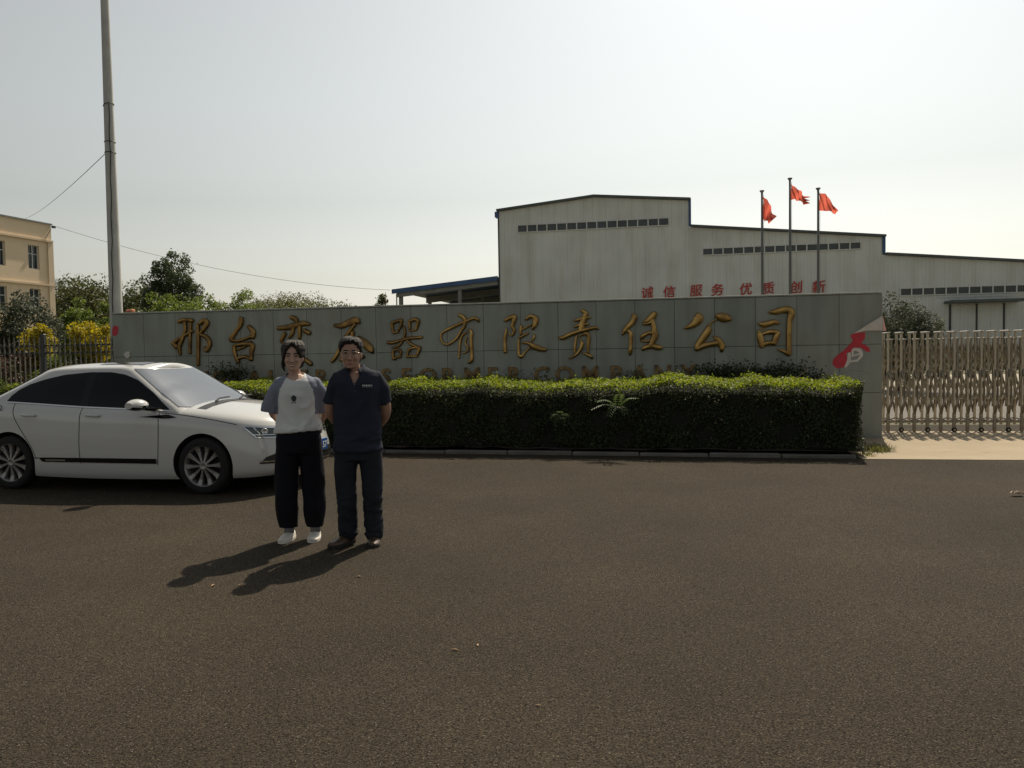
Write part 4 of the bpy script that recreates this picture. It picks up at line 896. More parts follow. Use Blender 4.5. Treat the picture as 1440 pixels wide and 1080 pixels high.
# q in [0,1]: rear quarter, [1,2]: side, [2,3]: front quarter
def outline(q, t):
    i_s = interp(t, INS)
    if q <= 1:
        th = q * math.pi / 2; c, s = math.cos(th), math.sin(th); a = (RXC - XR) - interp(t, INR); b = CW - .01 - i_s
        return RXC - a * max(c, 0) ** (2 / RN), b * max(s, 0) ** (2 / RN)
    if q < 2:
        x = RXC + (FXC - RXC) * (q - 1); return x, CW - i_s - .01 * max(0, (RXC + .8 - x) / .8) ** 2 * (1 if x < RXC + .8 else 0)
    th = (3 - q) * math.pi / 2; c, s = math.cos(th), math.sin(th); a = (XF - FXC) - interp(t, INF); b = CW - i_s
    return FXC + a * max(c, 0) ** (2 / FN), b * max(s, 0) ** (2 / FN)
def body_pt(q, t, side=-1, off=0.0):
    x, y = outline(q, t); z = zb(x) + (zs(x) - zb(x)) * t
    if off:
        x2, y2 = outline(min(q + .004, 3), t); x1, y1 = outline(max(q - .004, 0), t); tx, ty = x2 - x1, y2 - y1; L_ = math.hypot(tx, ty) + 1e-9
        nx, ny = -ty / L_, tx / L_
        if ny < 0 and q > .2 and q < 2.8: nx, ny = -nx, -ny
        if q >= 2.8 and nx < 0: nx, ny = -nx, -ny
        if q <= .2 and nx > 0: nx, ny = -nx, -ny
        x += nx * off; y += ny * off
    return Vector((x, side * y, z))
def q_of_x(x): # on the side or the front quarter
    if x <= FXC: return 1 + (x - RXC) / (FXC - RXC)
    a = XF - FXC - .02; return 3 - math.acos(min(1, ((x - FXC) / a)) ** (FN / 2)) / (math.pi / 2)
def t_of_z(x, z): return (z - zb(x)) / (zs(x) - zb(x))
def side_pt(x, z, side=-1, off=0.004):
    q = q_of_x(x); p = body_pt(q, t_of_z(x, z), side, off); return p
def crown(x):
    return sint(x, [(-2.5, 0), (-2.35, .02), (-1.9, .035), (-1.2, .03), (.7, .07), (1.0, .10), (1.3, .11), (1.7, .10), (2.0, .07), (2.15, .035), (2.30, 0)])

car_loc = (G(289.5, 695.5) + G(14.3, 687.5)) / 2
_d = G(289.5, 695.5) - G(14.3, 687.5); CYAW = math.atan2(_d.y, _d.x)
ax = Vector((math.cos(CYAW), math.sin(CYAW), 0)); ay = Vector((-ax.y, ax.x, 0))
car_loc = car_loc + ay * .86                         # the survey points lie on the near tyres' outer edge
car = thing('saloon_car', 'white four-door saloon car with tinted windows parked before the hedge', 'car', (car_loc.x, car_loc.y, 0), CYAW)

qs = list(np.linspace(0, 1, 17)) + list(np.linspace(1, 2, 64))[1:] + list(np.linspace(2, 3, 30))[1:]
ts = [0, .02, .05, .09, .13, .2, .3, .4, .5, .6, .7, .78, .84, .88, .91, .94, .97, 1.0]
bmf = MB()
rows = []
for t in ts: rows.append([body_pt(q, t) for q in qs])
ring0 = rows[0]; ring1 = rows[-1]
bot = [[Vector((p.x, p.y * k, p.z)) for p in ring0] for k in (0, .5)]
top = []
for r_ in (.12, .3, .5, .7, .85, 1.0):
    rr_ = []
    for p in ring1:
        yy = abs(p.y) * (1 - r_); f = 1 - (yy / (abs(p.y) + 1e-9)) ** 2.4 if abs(p.y) > 1e-6 else 1
        wf = min(1, abs(p.y) / .45)
        hood_line = .012 * math.exp(-((r_ - .2) / .1) ** 2) * (1 if .8 < p.x < 2.1 else 0)
        rr_.append(Vector((p.x, -yy, p.z + crown(p.x) * f * wf + hood_line)))
    top.append(rr_)
allrows = bot + rows + top
bmf.grid(allrows)
nv = len(bmf.v)
bmf.add([(v[0], -v[1], v[2]) for v in bmf.v[:nv]], [tuple(reversed(f)) for f in bmf.f[:]])
me = bmf.mesh('body', [M['paint'], M['well']])
bm = bmesh.new(); bm.from_mesh(me); bmesh.ops.remove_doubles(bm, verts=bm.verts[:], dist=.0008); bmesh.ops.dissolve_degenerate(bm, dist=.0005, edges=bm.edges[:])
bmesh.ops.holes_fill(bm, edges=[e for e in bm.edges if e.is_boundary], sides=0)
bmesh.ops.recalc_face_normals(bm, faces=bm.faces[:]); bm.to_mesh(me); bm.free()
AXF, AXR, WR = 1.325, -1.325, .325
body = link_mesh('body', me, [], car)
cut = MB()
for xx in (AXF, AXR):
    for sy in (-1, 1):
        n_ = 40; r_ = .372
        c0 = [(xx + r_ * math.cos(a), .58 * sy, .335 + r_ * math.sin(a) * .98) for a in [2 * math.pi * i / n_ for i in range(n_)]]
        c1 = [(x, 1.1 * sy, z) for x, y, z in c0]
        cut.add(c0 + c1, [tuple(range(n_)), tuple(range(2 * n_ - 1, n_ - 1, -1))] + [(i, i + n_, (i + 1) % n_ + n_, (i + 1) % n_) for i in range(n_)])
cuto = cut.build('cutter', M['well'], car)
bo = body.modifiers.new('b', 'BOOLEAN'); bo.object = cuto; bo.operation = 'DIFFERENCE'; bo.solver = 'EXACT'; bo.material_mode = 'TRANSFER'
bpy.context.view_layer.update()
dg = bpy.context.evaluated_depsgraph_get(); nm = bpy.data.meshes.new_from_object(body.evaluated_get(dg)); nm.name = 'body'
body.modifiers.clear(); body.data = nm; bpy.data.objects.remove(cuto)
nm.polygons.foreach_set("use_smooth", [True] * len(nm.polygons)); nm.set_sharp_from_angle(angle=R(42))

# cabin
XFB, XFT, XRB, XRT = 1.25, .36, -2.0, -1.22
def cab_z(x, h): # h: 0 belt, 1 roof rail
    rail = sint(x, [(-2.0, 1.25), (-1.6, 1.355), (-1.2, 1.42), (-.9, 1.442), (-.35, 1.455), (.1, 1.45), (.45, 1.42), (.9, 1.33), (1.3, 1.2)])
    b = zs(x) - .03 + (.02 if x > .7 else 0); return b + (rail - b) * h
def cab_par(h):
    b = .815 - .235 * h - .03 * h * h * 0 + .035 * math.sin(math.pi * h) * .6
    xf = XFB + (XFT - XFB) * h + .03 * math.sin(math.pi * h); xr = XRB + (XRT - XRB) * h - .03 * math.sin(math.pi * h)
    return b, xf - .31 + .03 * h, .31 - .03 * h, xr + .38, .38
CN = 2.5
def cab_pt(q, h):
    b, fc, fa, rc, ra = cab_par(h)
    if q <= 1: th = q * math.pi / 2; x = rc - ra * max(math.cos(th), 0) ** (2 / CN); y = b * max(math.sin(th), 0) ** (2 / CN)
    elif q < 2: x = rc + (fc - rc) * (q - 1); y = b
    else: th = (3 - q) * math.pi / 2; x = fc + fa * max(math.cos(th), 0) ** (2 / CN); y = b * max(math.sin(th), 0) ** (2 / CN)
    return Vector((x, -y, cab_z(x, h)))
def cab_y(x, h):
    b, fc, fa, rc, ra = cab_par(h)
    if x > fc: k = min(1, (x - fc) / fa); return b * (1 - k ** CN) ** (1 / CN)
    if x < rc: k = min(1, (rc - x) / ra); return b * (1 - k ** CN) ** (1 / CN)
    return b
qc = list(np.linspace(0, 1, 15)) + list(np.linspace(1, 2, 30))[1:] + list(np.linspace(2, 3, 17))[1:]
hs_ = [0, .15, .3, .45, .6, .75, .86, .93, 1.0]
cb = MB(); rows = [[cab_pt(q, h) for q in qc] for h in hs_]
ring = rows[-1]
def roof_z(x, y, Y): return cab_z(x, 1) + .062 * (1 - min(1, abs(y) / max(Y, 1e-6)) ** 2.2) * min(1, Y / .3)
for r_ in (.06, .14, .25, .4, .6, .8, 1.0):
    rows.append([Vector((p.x, p.y * (1 - r_), roof_z(p.x, p.y * (1 - r_), abs(p.y)))) for p in ring])
cb.grid(rows); nv = len(cb.v); cb.add([(v[0], -v[1], v[2]) for v in cb.v[:nv]], [tuple(reversed(f)) for f in cb.f[:]])
me = cb.mesh('roof', M['paint']); bm = bmesh.new(); bm.from_mesh(me); bmesh.ops.remove_doubles(bm, verts=bm.verts[:], dist=.0008); bmesh.ops.recalc_face_normals(bm, faces=bm.faces[:]); bm.to_mesh(me); bm.free()
me.polygons.foreach_set("use_smooth", [True] * len(me.polygons)); me.set_sharp_from_angle(angle=R(50))
roof = link_mesh('roof', me, [], car)

def cpatch(xs, lo, up, side, off, n=8):
    rows = []
    for j in range(n + 1):
        r_ = []
        for x in xs:
            z0, z1 = lo(x), up(x); z = z0 + (z1 - z0) * j / n; h = (z - cab_z(x, 0)) / (cab_z(x, 1) - cab_z(x, 0)); r_.append((x, side * (cab_y(x, h) + off), z + off * .35))
        rows.append(r_)
    return rows
WLO = [(-1.40, 1.062), (-1.2, 1.052), (-.3, 1.0), (.88, .957)]
WUP = [(-1.40, 1.066), (-1.36, 1.13), (-1.28, 1.20), (-1.15, 1.265), (-.95, 1.325), (-.7, 1.375), (-.35, 1.402), (-.05, 1.40), (.15, 1.37), (.35, 1.305), (.6, 1.16), (.88, .962)]
for side in (-1, 1):
    for nm_, a, b in (('rear_side_window', -1.40, -.345), ('front_side_window', -.245, .88)):
        MB().grid(cpatch(np.linspace(a, b, 26), lambda x: interp(x, WLO), lambda x: interp(x, WUP), side, .006)).build(nm_, M['side_glass'], car, smooth=True)
    MB().grid(cpatch(np.linspace(-.345, -.245, 3), lambda x: interp(x, WLO), lambda x: interp(x, WUP), side, .0065)).build('door_pillar', M['gloss_black'], car)
    mb = MB(); xs = np.linspace(-1.40, .89, 40); mb.grid(cpatch(xs, lambda x: interp(x, WLO) - .013, lambda x: interp(x, WLO), side, .010, 1)); mb.build('window_trim', M['chrome'], car)
def shield(front, h0, h1, k, off, m_, nm_):
    rows = []
    for j in range(13):
        h = h0 + (h1 - h0) * j / 12; b, fc, fa, rc, ra = cab_par(h); r_ = []
        for i in range(25):
            y = (-1 + 2 * i / 24) * b * k; kx = (1 - (abs(y) / b) ** CN) ** (1 / CN); x = fc + fa * kx if front else rc - ra * kx
            r_.append((x + (off if front else -off) * .6, y, cab_z(x, h) + off * .8))
        rows.append(r_)
    return MB().grid(rows).build(nm_, m_, car, smooth=True)
shield(True, .15, .985, .955, .007, M['shield_glass'], 'windscreen'); shield(False, .10, .93, .93, .007, M['side_glass'], 'rear_window')
# sunroof, wipers
rows = []
for i in range(9):
    x = -.42 + .62 * i / 8; Y = cab_y(x, 1); rows.append([(x, y, roof_z(x, y, Y) + .005) for y in np.linspace(-.40, .40, 11)])
MB().grid(rows).build('sunroof', M['gloss_black'], car, smooth=True)
for s_ in (-1, 1):
    mb = MB(); mb.tube([(1.20, s_ * .25 - .15, zs(1.1) + .105), (1.12, s_ * .25 + .05, 1.06), (1.10, s_ * .25 + .28, 1.065)], .011, 6); mb.build('wiper', M['car_black'], car)
mb = MB(); mb.grid([[(x, y, zs(x) + crown(x) * (1 - (abs(y) / .8) ** 2.4) + .006) for y in np.linspace(-.68, .68, 15)] for x in (1.14, 1.26)]); mb.build('cowl_panel', M['car_black'], car)

# doors: shut lines, handles, side strips
def strip(pts, w_, m_, nm_, side, off=.0025, vert=True):
    S = catmull([(x, z, 0) for x, z in pts], 6); rows = [[], []]
    for i, s in enumerate(S):
        t = S[min(i + 1, len(S) - 1)] - S[max(i - 1, 0)]; L_ = math.hypot(t[0], t[1]) + 1e-9; nx, nz = -t[1] / L_ * w_ / 2, t[0] / L_ * w_ / 2
        for k, sg in ((0, 1), (1, -1)): rows[k].append(side_pt(s[0] + nx * sg, s[1] + nz * sg, side, off))
    return MB().grid(rows).build(nm_, m_, car)
for side in (-1, 1):
    strip([(.755, .95), (.765, .8), (.765, .55), (.75, .33)], .008, M['well'], 'shut_line', side)
    strip([(-.30, .995), (-.305, .8), (-.31, .55), (-.30, .33)], .008, M['well'], 'shut_line', side)
    strip([(-1.27, 1.04), (-1.24, .88), (-1.12, .70), (-.99, .52), (-.93, .38)], .008, M['well'], 'shut_line', side)
    strip([(.78, .93), (1.1, .90), (1.5, .845), (1.78, .79)], .007, M['well'], 'bonnet_line', side)
    rows = []
    for j in range(4):
        rows.append([side_pt(x, .345 + (.052 + .004 * (x + .9)) * j / 3 if x > -.86 else .385 + .008 * j / 3, side, .012) for x in np.linspace(-.96, .74, 40)])
    MB().grid(rows).build('sill_strip', M['gloss_black'], car)
    rows = [[side_pt(x, z, side, .016) for x in np.linspace(-.78, -.50, 6)] for z in (.360, .376)]; MB().grid(rows).build('sill_badge', M['alloy'], car)
    rows = [[side_pt(x, .885 + (.0 + .022 * max(0, min(1, (x - .5) / .35)) * (1 if x < .88 else max(0, (1.0 - x) / .12))) * (j - .6) - .01 * (x - .4), side, .008) for x in np.linspace(.40, 1.0, 24)] for j in range(3)]
    MB().grid(rows).build('fender_blade', M['gloss_black'], car)
    for hx in (-1.02, -.12):
        a = side_pt(hx - .10, .905, side, .006); b = side_pt(hx + .10, .897, side, .006); o_ = Vector((0, side * .035, 0))
        mb = MB(); mb.tube([a, a + o_ * .8 + Vector((.02, 0, 0)), (a + b) / 2 + o_, b + o_ * .8 - Vector((.02, 0, 0)), b], [(.008, .013), (.010, .016), (.010, .017), (.010, .016), (.008, .013)], 8); mb.build('door_handle', M['paint'], car, smooth=True)
    # mirror
    mx, my, mz = .60, side * 1.0, 1.025
    mir = MB(); mir.cur = 0
    rings = []
    for i in range(9):
        t = i / 8; r_ = math.sin(math.pi * (t * .84 + .08)) ** .5; cx = my - side * .12 + side * .24 * t
        rings.append([(mx + (.095 * math.cos(a) + .02 * math.cos(a) * (math.cos(a) > 0)) * r_ - .02 * t, cx, mz + .075 * math.sin(a) * r_ * (1 if math.sin(a) > 0 else .85)) for a in [2 * math.pi * k / 16 for k in range(17)]])
    mir.grid(rings); mir.add(rings[0][:16], [tuple(range(16))]); mir.add(rings[-1][:16], [tuple(range(16))])
    mo = mir.build('wing_mirror', [M['paint'], M['gloss_black']], car, smooth=True)
    for p in mo.data.polygons:
        if p.center.z < mz - .012: p.material_index = 1
    fx = MB(); fx.tube([(.68, side * .80, .975), (.64, side * .90, .985), (.61, side * .95, 1.0)], [.03, .026, .026], 8); fx.build('mirror_foot', M['gloss_black'], mo)

# lamps, grille, bumper details
def fpatch(pts_lo, pts_up, n, side, off, m_, nm_, parent=car, nq=24):
    """pts: (q, z) along lower and upper edge of a patch on the front skin"""
    rows = []
    for j in range(n + 1):
        r_ = []
        for i in range(nq + 1):
            f = i / nq; ql, zl_ = pts_lo(f); qu, zu_ = pts_up(f); q = ql + (qu - ql) * j / n; z = zl_ + (zu_ - zl_) * j / n
            x, _ = outline(q, .7); r_.append(body_pt(q, t_of_z(x, z), side, off))
        rows.append(r_)
    return MB().grid(rows).build(nm_, m_, parent, smooth=True)
def pl(tab):
    fs = [a for a, _ in tab]
    return lambda f: (float(np.interp(f, fs, [b[0] for _, b in tab])), float(np.interp(f, fs, [b[1] for _, b in tab])))
for side in (-1, 1):
    qa, qb = 2.30, 2.80
    lo = pl([(0, (qa + .10, .645)), (1, (qb, .625))]); up = pl([(0, (qa, .775)), (.35, (qa + .18, .765)), (1, (qb, .72))])
    hl = fpatch(lo, up, 8, side, .006, M['lamp'], 'headlight')
    fpatch(pl([(0, (qa, .768)), (1, (qb, .713))]), pl([(0, (qa, .78)), (.35, (qa + .18, .77)), (1, (qb, .725))]), 1, side, .010, M['lamp_lens'], 'bezel', hl)
    fpatch(pl([(0, (qa + .11, .640)), (1, (qb, .618))]), pl([(0, (qa + .10, .650)), (1, (qb, .630))]), 1, side, .010, M['lamp_lens'], 'bezel', hl)
    fpatch(pl([(0, (qa + .08, .672)), (1, (qb, .652))]), pl([(0, (qa + .076, .680)), (1, (qb, .660))]), 1, side, .011, M['lamp_lens'], 'light_guide', hl)
    fpatch(pl([(0, (qa + .105, .648)), (1, (qa + .115, .648))]), pl([(0, (qa + .005, .772)), (1, (qa + .02, .772))]), 6, side, .011, M['lamp_lens'], 'bezel', hl, 1)
    fpatch(pl([(0, (qa + .17, .648)), (1, (qa + .18, .648))]), pl([(0, (qa + .09, .765)), (1, (qa + .105, .765))]), 6, side, .011, M['lamp_lens'], 'bezel', hl, 1)
    for qq in (qa + .20, qa + .32):
        p = body_pt(qq, t_of_z(outline(qq, .7)[0], .705), side, .006); d = body_pt(qq, .7, side, .2) - body_pt(qq, .7, side, 0); d.normalize()
        rot = d.to_track_quat('Z', 'Y').to_matrix(); mb = MB(); mb.lathe([(.038, 0), (.036, .008), (.028, .010), (.024, .002), (.001, .004)], 16); o = mb.build('projector', M['lamp_lens'], hl, smooth=True); o.matrix_local = Matrix.Translation(p) @ rot.to_4x4()
    fg = fpatch(pl([(0, (2.40, .345)), (1, (2.74, .335))]), pl([(0, (2.47, .42)), (.5, (2.60, .47)), (1, (2.74, .475))]), 5, side, .005, M['car_black'], 'fog_light_recess')
    fpatch(pl([(0, (2.405, .366)), (1, (2.74, .356))]), pl([(0, (2.41, .378)), (1, (2.74, .368))]), 1, side, .012, M['chrome'], 'chrome_strip', fg)
    p = body_pt(2.58, t_of_z(outline(2.58, .7)[0], .425), side, .008); d = body_pt(2.58, .4, side, .2) - body_pt(2.58, .4, side, 0); mb = MB(); mb.lathe([(.034, 0), (.03, .006), (.001, .008)], 14); o = mb.build('fog_lamp', M['lamp_lens'], fg, smooth=True); o.matrix_local = Matrix.Translation(p) @ d.normalized().to_track_quat('Z', 'Y').to_matrix().to_4x4()
    # tail lamp
    tl = []
    for j in range(5): tl.append([body_pt(q, t_of_z(-2.2, .80 + .16 * j / 4), side, .005) for q in np.linspace(.42, .93, 14)])
    MB().grid(tl).build('tail_light', mat('red_lamp', (.35, .01, .01), .1), car, smooth=True)
def front_band(z0, z1, q0, off, m_, nm_, parent=car, n=3):
    rows = []
    for j in range(n + 1):
        z = z0 + (z1 - z0) * j / n; r_ = [body_pt(q, t_of_z(2.1, z), -1, off) for q in np.linspace(q0, 3, 14)]
        rows.append(r_ + [Vector((p.x, -p.y, p.z)) for p in reversed(r_[:-1])])
    return MB().grid(rows).build(nm_, m_, parent, smooth=True)
gr = front_band(.645, .755, 2.66, .006, M['car_black'], 'grille')
for z in (.655, .690, .725): front_band(z, z + .011, 2.66, .016, M['chrome'], 'grille_bar', gr, 1)
lg = front_band(.25, .44, 2.72, .005, M['car_black'], 'lower_grille')
for z in (.285, .36): front_band(z, z + .010, 2.72, .014, M['chrome'], 'grille_bar', lg, 1)
plate = MB().bevbox((XF + .012, 0, .475), (.012, .44, .14), .004).build('number_plate', M['plate_blue'], car)
tm = text_mesh("57", .105, .001, .002, M['plate_white']); inst('plate_digits', tm, plate, (XF + .0195, .14, .435), (R(90), 0, R(90)))
tm = text_mesh("92", .10, .0006, .0, M['dark_steel']); p = side_pt(-1.46, .955, -1, .003); inst('side_number', tm, car, (p.x, p.y, p.z), (R(90), 0, 0))

# wheels
tyre = MB().lathe([(.235, -.10), (.27, -.103), (.305, -.098), (.32, -.08), (.325, -.05), (.325, .05), (.32, .08), (.305, .098), (.27, .103), (.235, .10)], 48, 'Y').mesh('tyre', M['tyre'], smooth=True)
rimb = MB(); rimb.lathe([(.237, -.10), (.226, -.088), (.215, -.05), (.21, .06), (.237, .09)], 40, 'Y'); rimb.cur = 1; rimb.lathe([(.212, -.03), (.06, -.022), (.001, -.022)], 40, 'Y')
rim = rimb.mesh('rim', [M['alloy'], M['gloss_black']], smooth=True)
sp = MB()
prof = [(.045, .012, -.075), (.10, .015, -.070), (.16, .022, -.068), (.20, .029, -.074), (.226, .034, -.084)]
sp.grid([[(-w_, y, r_), (-w_ * .75, y - .008, r_), (w_ * .75, y - .008, r_), (w_, y, r_), (w_ * .9, -.032, r_), (-w_ * .9, -.032, r_), (-w_, y, r_)] for r_, w_, y in prof]); spoke = sp.mesh('spoke', M['alloy'])
cap = MB().lathe([(.052, -.045), (.050, -.082), (.034, -.088), (.030, -.084), (.001, -.086)], 20, 'Y').mesh('centre_cap', M['alloy'], smooth=True)
for xx in (AXF, AXR):
    for side in (-1, 1):
        wr = bpy.data.objects.new('wheel', tyre); COL.objects.link(wr); wr.parent = car; wr.location = (xx, side * .775, WR); wr.rotation_euler = (0, 0, 0 if side < 0 else math.pi)
        inst('rim', rim, wr); inst('centre_cap', cap, wr)
        for k in range(10): inst('spoke', spoke, wr, (0, 0, 0), (0, 2 * math.pi * k / 10 + .12 + xx * .1, 0))
MB().span((-1.9, -.75, .17), (1.8, .75, .24)).build('underbody', M['well'], car)

# ------------------------------------------------------------------ people (local x = image right, -y = facing the camera, z up)
from mathutils import noise as mnoise
def skin_mat():
    m = mat('skin', (0.36, 0.21, 0.15), 0.55, var=0.08, vscale=14)
    b = m.node_tree.nodes["Principled BSDF"]; b.inputs['Subsurface Weight'].default_value = 0.15; b.inputs['Subsurface Radius'].default_value = (0.012, 0.005, 0.003); return m
M['skin'] = skin_mat()
M['skin2'] = mat('fair_skin', (0.46, 0.295, 0.225), 0.5, var=0.08, vscale=14)
M['lips'] = mat('lips', (0.36, 0.13, 0.11), 0.45)
M['teeth'] = mat('teeth', (0.7, 0.66, 0.6), 0.35)
M['hair'] = mat('black_hair', (0.010, 0.009, 0.008), 0.78, var=0.4, vscale=60, stretch=(1, 1, .15), bump=.5, bscale=160)
M['hair2'] = mat('dark_brown_hair', (0.016, 0.011, 0.008), 0.74, var=0.5, vscale=60, stretch=(1, 1, .15), bump=.5, bscale=160)
M['eye_white'] = mat('eye_white', (0.6, 0.57, 0.53), 0.3)
M['iris'] = mat('dark_iris', (0.012, 0.009, 0.008), 0.15)
def cloth(name, c, **k): return mat(name, c, 0.9, var=k.get('var', .12), vscale=k.get('vs', 7), bump=.25, bscale=350, spec=.2)
M['polo'] = cloth('navy_pique', (0.023, 0.027, 0.043)); M['jeans'] = cloth('dark_navy_denim', (0.018, 0.021, 0.029), var=.35, vs=5)
M['tee'] = cloth('white_jersey', (0.66, 0.68, 0.68), var=.04); M['tee_blue'] = cloth('grey_blue_jersey', (0.19, 0.21, 0.265)); M['slacks'] = cloth('black_slacks', (0.0075, 0.008, 0.0125))
M['shoe_white'] = mat('white_trainer', (0.68, 0.64, 0.58), 0.6, var=.06, vscale=20); M['shoe_grey'] = mat('trainer_mesh_grey', (0.42, 0.42, 0.42), 0.85, var=.15, vscale=40)
M['sock'] = cloth('grey_sock', (0.22, 0.22, 0.23)); M['shoe_brown'] = mat('brown_leather', (0.060, 0.036, 0.022), 0.38, var=.25, vscale=12); M['sole'] = mat('dark_sole', (0.02, 0.018, 0.016), 0.8)
M['print'] = mat('grey_print', (0.05, 0.05, 0.055), 0.9); M['print_pale'] = mat('pale_print', (0.55, 0.57, 0.6), .9)
M['gold_wire'] = mat('spectacle_frame', (0.45, 0.40, 0.33), 0.3, 0.9)

def loft(mb, rings, n=28, pw=2.0):
    """closed loft; ring = (cx, cy, z, rx, ry)"""
    rr_ = []
    for r_ in rings:
        cx, cy, z, rx, ry = r_[:5]; p = r_[5] if len(r_) > 5 else pw; row = []
        for k in range(n):
            a = 2 * math.pi * k / n; c, s = math.cos(a), math.sin(a)
            row.append((cx + rx * math.copysign(abs(c) ** (2 / p), c), cy + ry * math.copysign(abs(s) ** (2 / p), s), z))
        rr_.append(row)
    b = len(mb.v); fs = []
    for i in range(len(rr_) - 1):
        for k in range(n): fs.append((i * n + k, i * n + (k + 1) % n, (i + 1) * n + (k + 1) % n, (i + 1) * n + k))
    fs.append(tuple(range(n - 1, -1, -1))); fs.append(tuple((len(rr_) - 1) * n + k for k in range(n)))
    mb.add([v for r_ in rr_ for v in r_], fs)
def ball(mb, c, r, n=12):
    rx, ry, rz = r if isinstance(r, tuple) else (r, r, r)
    loft(mb, [(c[0], c[1], c[2] - rz * math.cos(math.pi * (i + .02) / (n + .04)), rx * math.sin(math.pi * (i + .02) / (n + .04)) + 1e-4, ry * math.sin(math.pi * (i + .02) / (n + .04)) + 1e-4) for i in range(n + 1)], 16)
def limb(mb, pts, rad, n=16, sub=6, end=True):
    S = catmull([(*p, r_) for p, r_ in zip(pts, rad)], sub)
    mb.tube([s[:3] for s in S], [max(.003, float(s[3])) for s in S], n)
    ball(mb, pts[0], rad[0])
    if end: ball(mb, pts[-1], rad[-1])
def remesh(mb, name, mats, voxel, it=4):
    me = mb.mesh(name, mats); o = bpy.data.objects.new(name, me); COL.objects.link(o)
    r_ = o.modifiers.new('r', 'REMESH'); r_.mode = 'VOXEL'; r_.voxel_size = voxel
    s = o.modifiers.new('s', 'SMOOTH'); s.iterations = it; s.factor = .5
    bpy.context.view_layer.update(); dg = bpy.context.evaluated_depsgraph_get(); nm = bpy.data.meshes.new_from_object(o.evaluated_get(dg)); bpy.data.objects.remove(o)
    nm.materials.clear()
    for m in (mats if isinstance(mats, (list, tuple)) else [mats]): nm.materials.append(m)
    nm.polygons.foreach_set("use_smooth", [True] * len(nm.polygons)); nm.polygons.foreach_set("material_index", [0] * len(nm.polygons)); nm.name = name
    return nm
def get(me):
    a = np.empty(len(me.vertices) * 3); me.vertices.foreach_get('co', a); n = np.empty(len(me.vertices) * 3); me.vertices.foreach_get('normal', n); return a.reshape(-1, 3), n.reshape(-1, 3)
def put(me, a): me.vertices.foreach_set('co', np.ascontiguousarray(a).ravel()); me.update()
def folds(me, amp, sc, seed=0, mask=None, ridge=True):
    a, n = get(me); d = np.empty(len(a))
    for i, p in enumerate(a):
        q = Vector((p[0] * sc[0] + seed, p[1] * sc[1] + seed * 2, p[2] * sc[2]))
        v = mnoise.noise(q) + .5 * mnoise.noise(q * 2.1)
        d[i] = (abs(v) * -1.6 + .45) if ridge else v
    if mask is not None: d *= mask(a)
    put(me, a + n * (d * amp)[:, None])
def cut_faces(me, fn):
    bm = bmesh.new(); bm.from_mesh(me); bmesh.ops.delete(bm, geom=[f for f in bm.faces if fn(f.calc_center_median())], context='FACES')
    bm.to_mesh(me); bm.free(); me.update()
def gauss(a, c, s): return np.exp(-(((a - np.array(c)) / np.array(s)) ** 2).sum(1))
HEADR = [(0, .020, .028, -.052), (.05, .042, .052, -.034), (.13, .056, .073, -.012), (.28, .0655, .088, 0), (.45, .072, .096, .004), (.60, .0755, .101, .008), (.75, .0745, .100, .010), (.86, .064, .087, .012), (.94, .045, .062, .012), (.985, .022, .03, .012), (1.0, .004, .006, .012)]
def head_r(s, k): return float(np.interp(s, [h[0] for h in HEADR], [h[k] for h in HEADR]))
def head_part(mb, ox, oy, oz, H, w_, nose=1.0):
    loft(mb, [(ox, oy + h[3], oz + h[0] * H, h[1] * w_, h[2] * w_, 2.15) for h in HEADR], 36)
    limb(mb, [(ox, oy - .086 * w_, oz + .53 * H), (ox, oy - .100 * w_, oz + .42 * H), (ox, oy - .112 * w_, oz + .325 * H)], [.007, .009, .0125], 12)
    for s_ in (-1, 1):
        ball(mb, (ox + s_ * .012, oy - .098 * w_, oz + .315 * H), (.009, .010, .007))
        ball(mb, (ox + s_ * .0745 * w_, oy + .014, oz + .43 * H), (.010, .020, .030))
        ball(mb, (ox + s_ * .036 * w_, oy - .068 * w_, oz + .36 * H), (.024, .018, .026))       # cheek
        ball(mb, (ox + s_ * .026 * w_, oy - .086 * w_, oz + .575 * H), (.022, .008, .007))      # brow ridge
    ball(mb, (ox, oy - .086 * w_, oz + .175 * H), (.026, .010, .014))                            # mouth mound
    ball(mb, (ox, oy - .080 * w_, oz + .05 * H), (.018, .012, .012))                             # chin
def face_shape(me, ox, oy, oz, H, w_, smile):
    a, n = get(me); d = np.zeros(len(a))
    for s_ in (-1, 1): d -= .0075 * gauss(a, (ox + s_ * .031 * w_, oy - .09 * w_, oz + .505 * H), (.015, .03, .010))
    d -= .004 * gauss(a, (ox, oy - .095, oz + .172 * H), (.022, .03, .0035)); d -= .004 * gauss(a, (ox, oy - .09, oz + .105 * H), (.02, .03, .006))
    for s_ in (-1, 1): d -= .003 * gauss(a, (ox + s_ * .028, oy - .085, oz + (.20 + .05 * smile) * H), (.005, .03, .02)) * (0.4 + smile)
    put(me, a + n * d[:, None])
    cen = np.empty(len(me.polygons) * 3); me.polygons.foreach_get('center', cen); cen = cen.reshape(-1, 3); idx = np.zeros(len(me.polygons), dtype=np.int32)
    dx = (cen[:, 0] - ox); zc_ = oz + .172 * H + smile * .010 * (dx / .026) ** 2
    lip = (cen[:, 1] < oy - .05) & (np.abs(dx) < .0265 - .0 * smile) & (np.abs(cen[:, 2] - zc_) < (.0085 + .002 * smile) * np.sqrt(np.maximum(0, 1 - (dx / .0275) ** 2)))
    idx[lip] = 1
    me.polygons.foreach_set('material_index', idx)
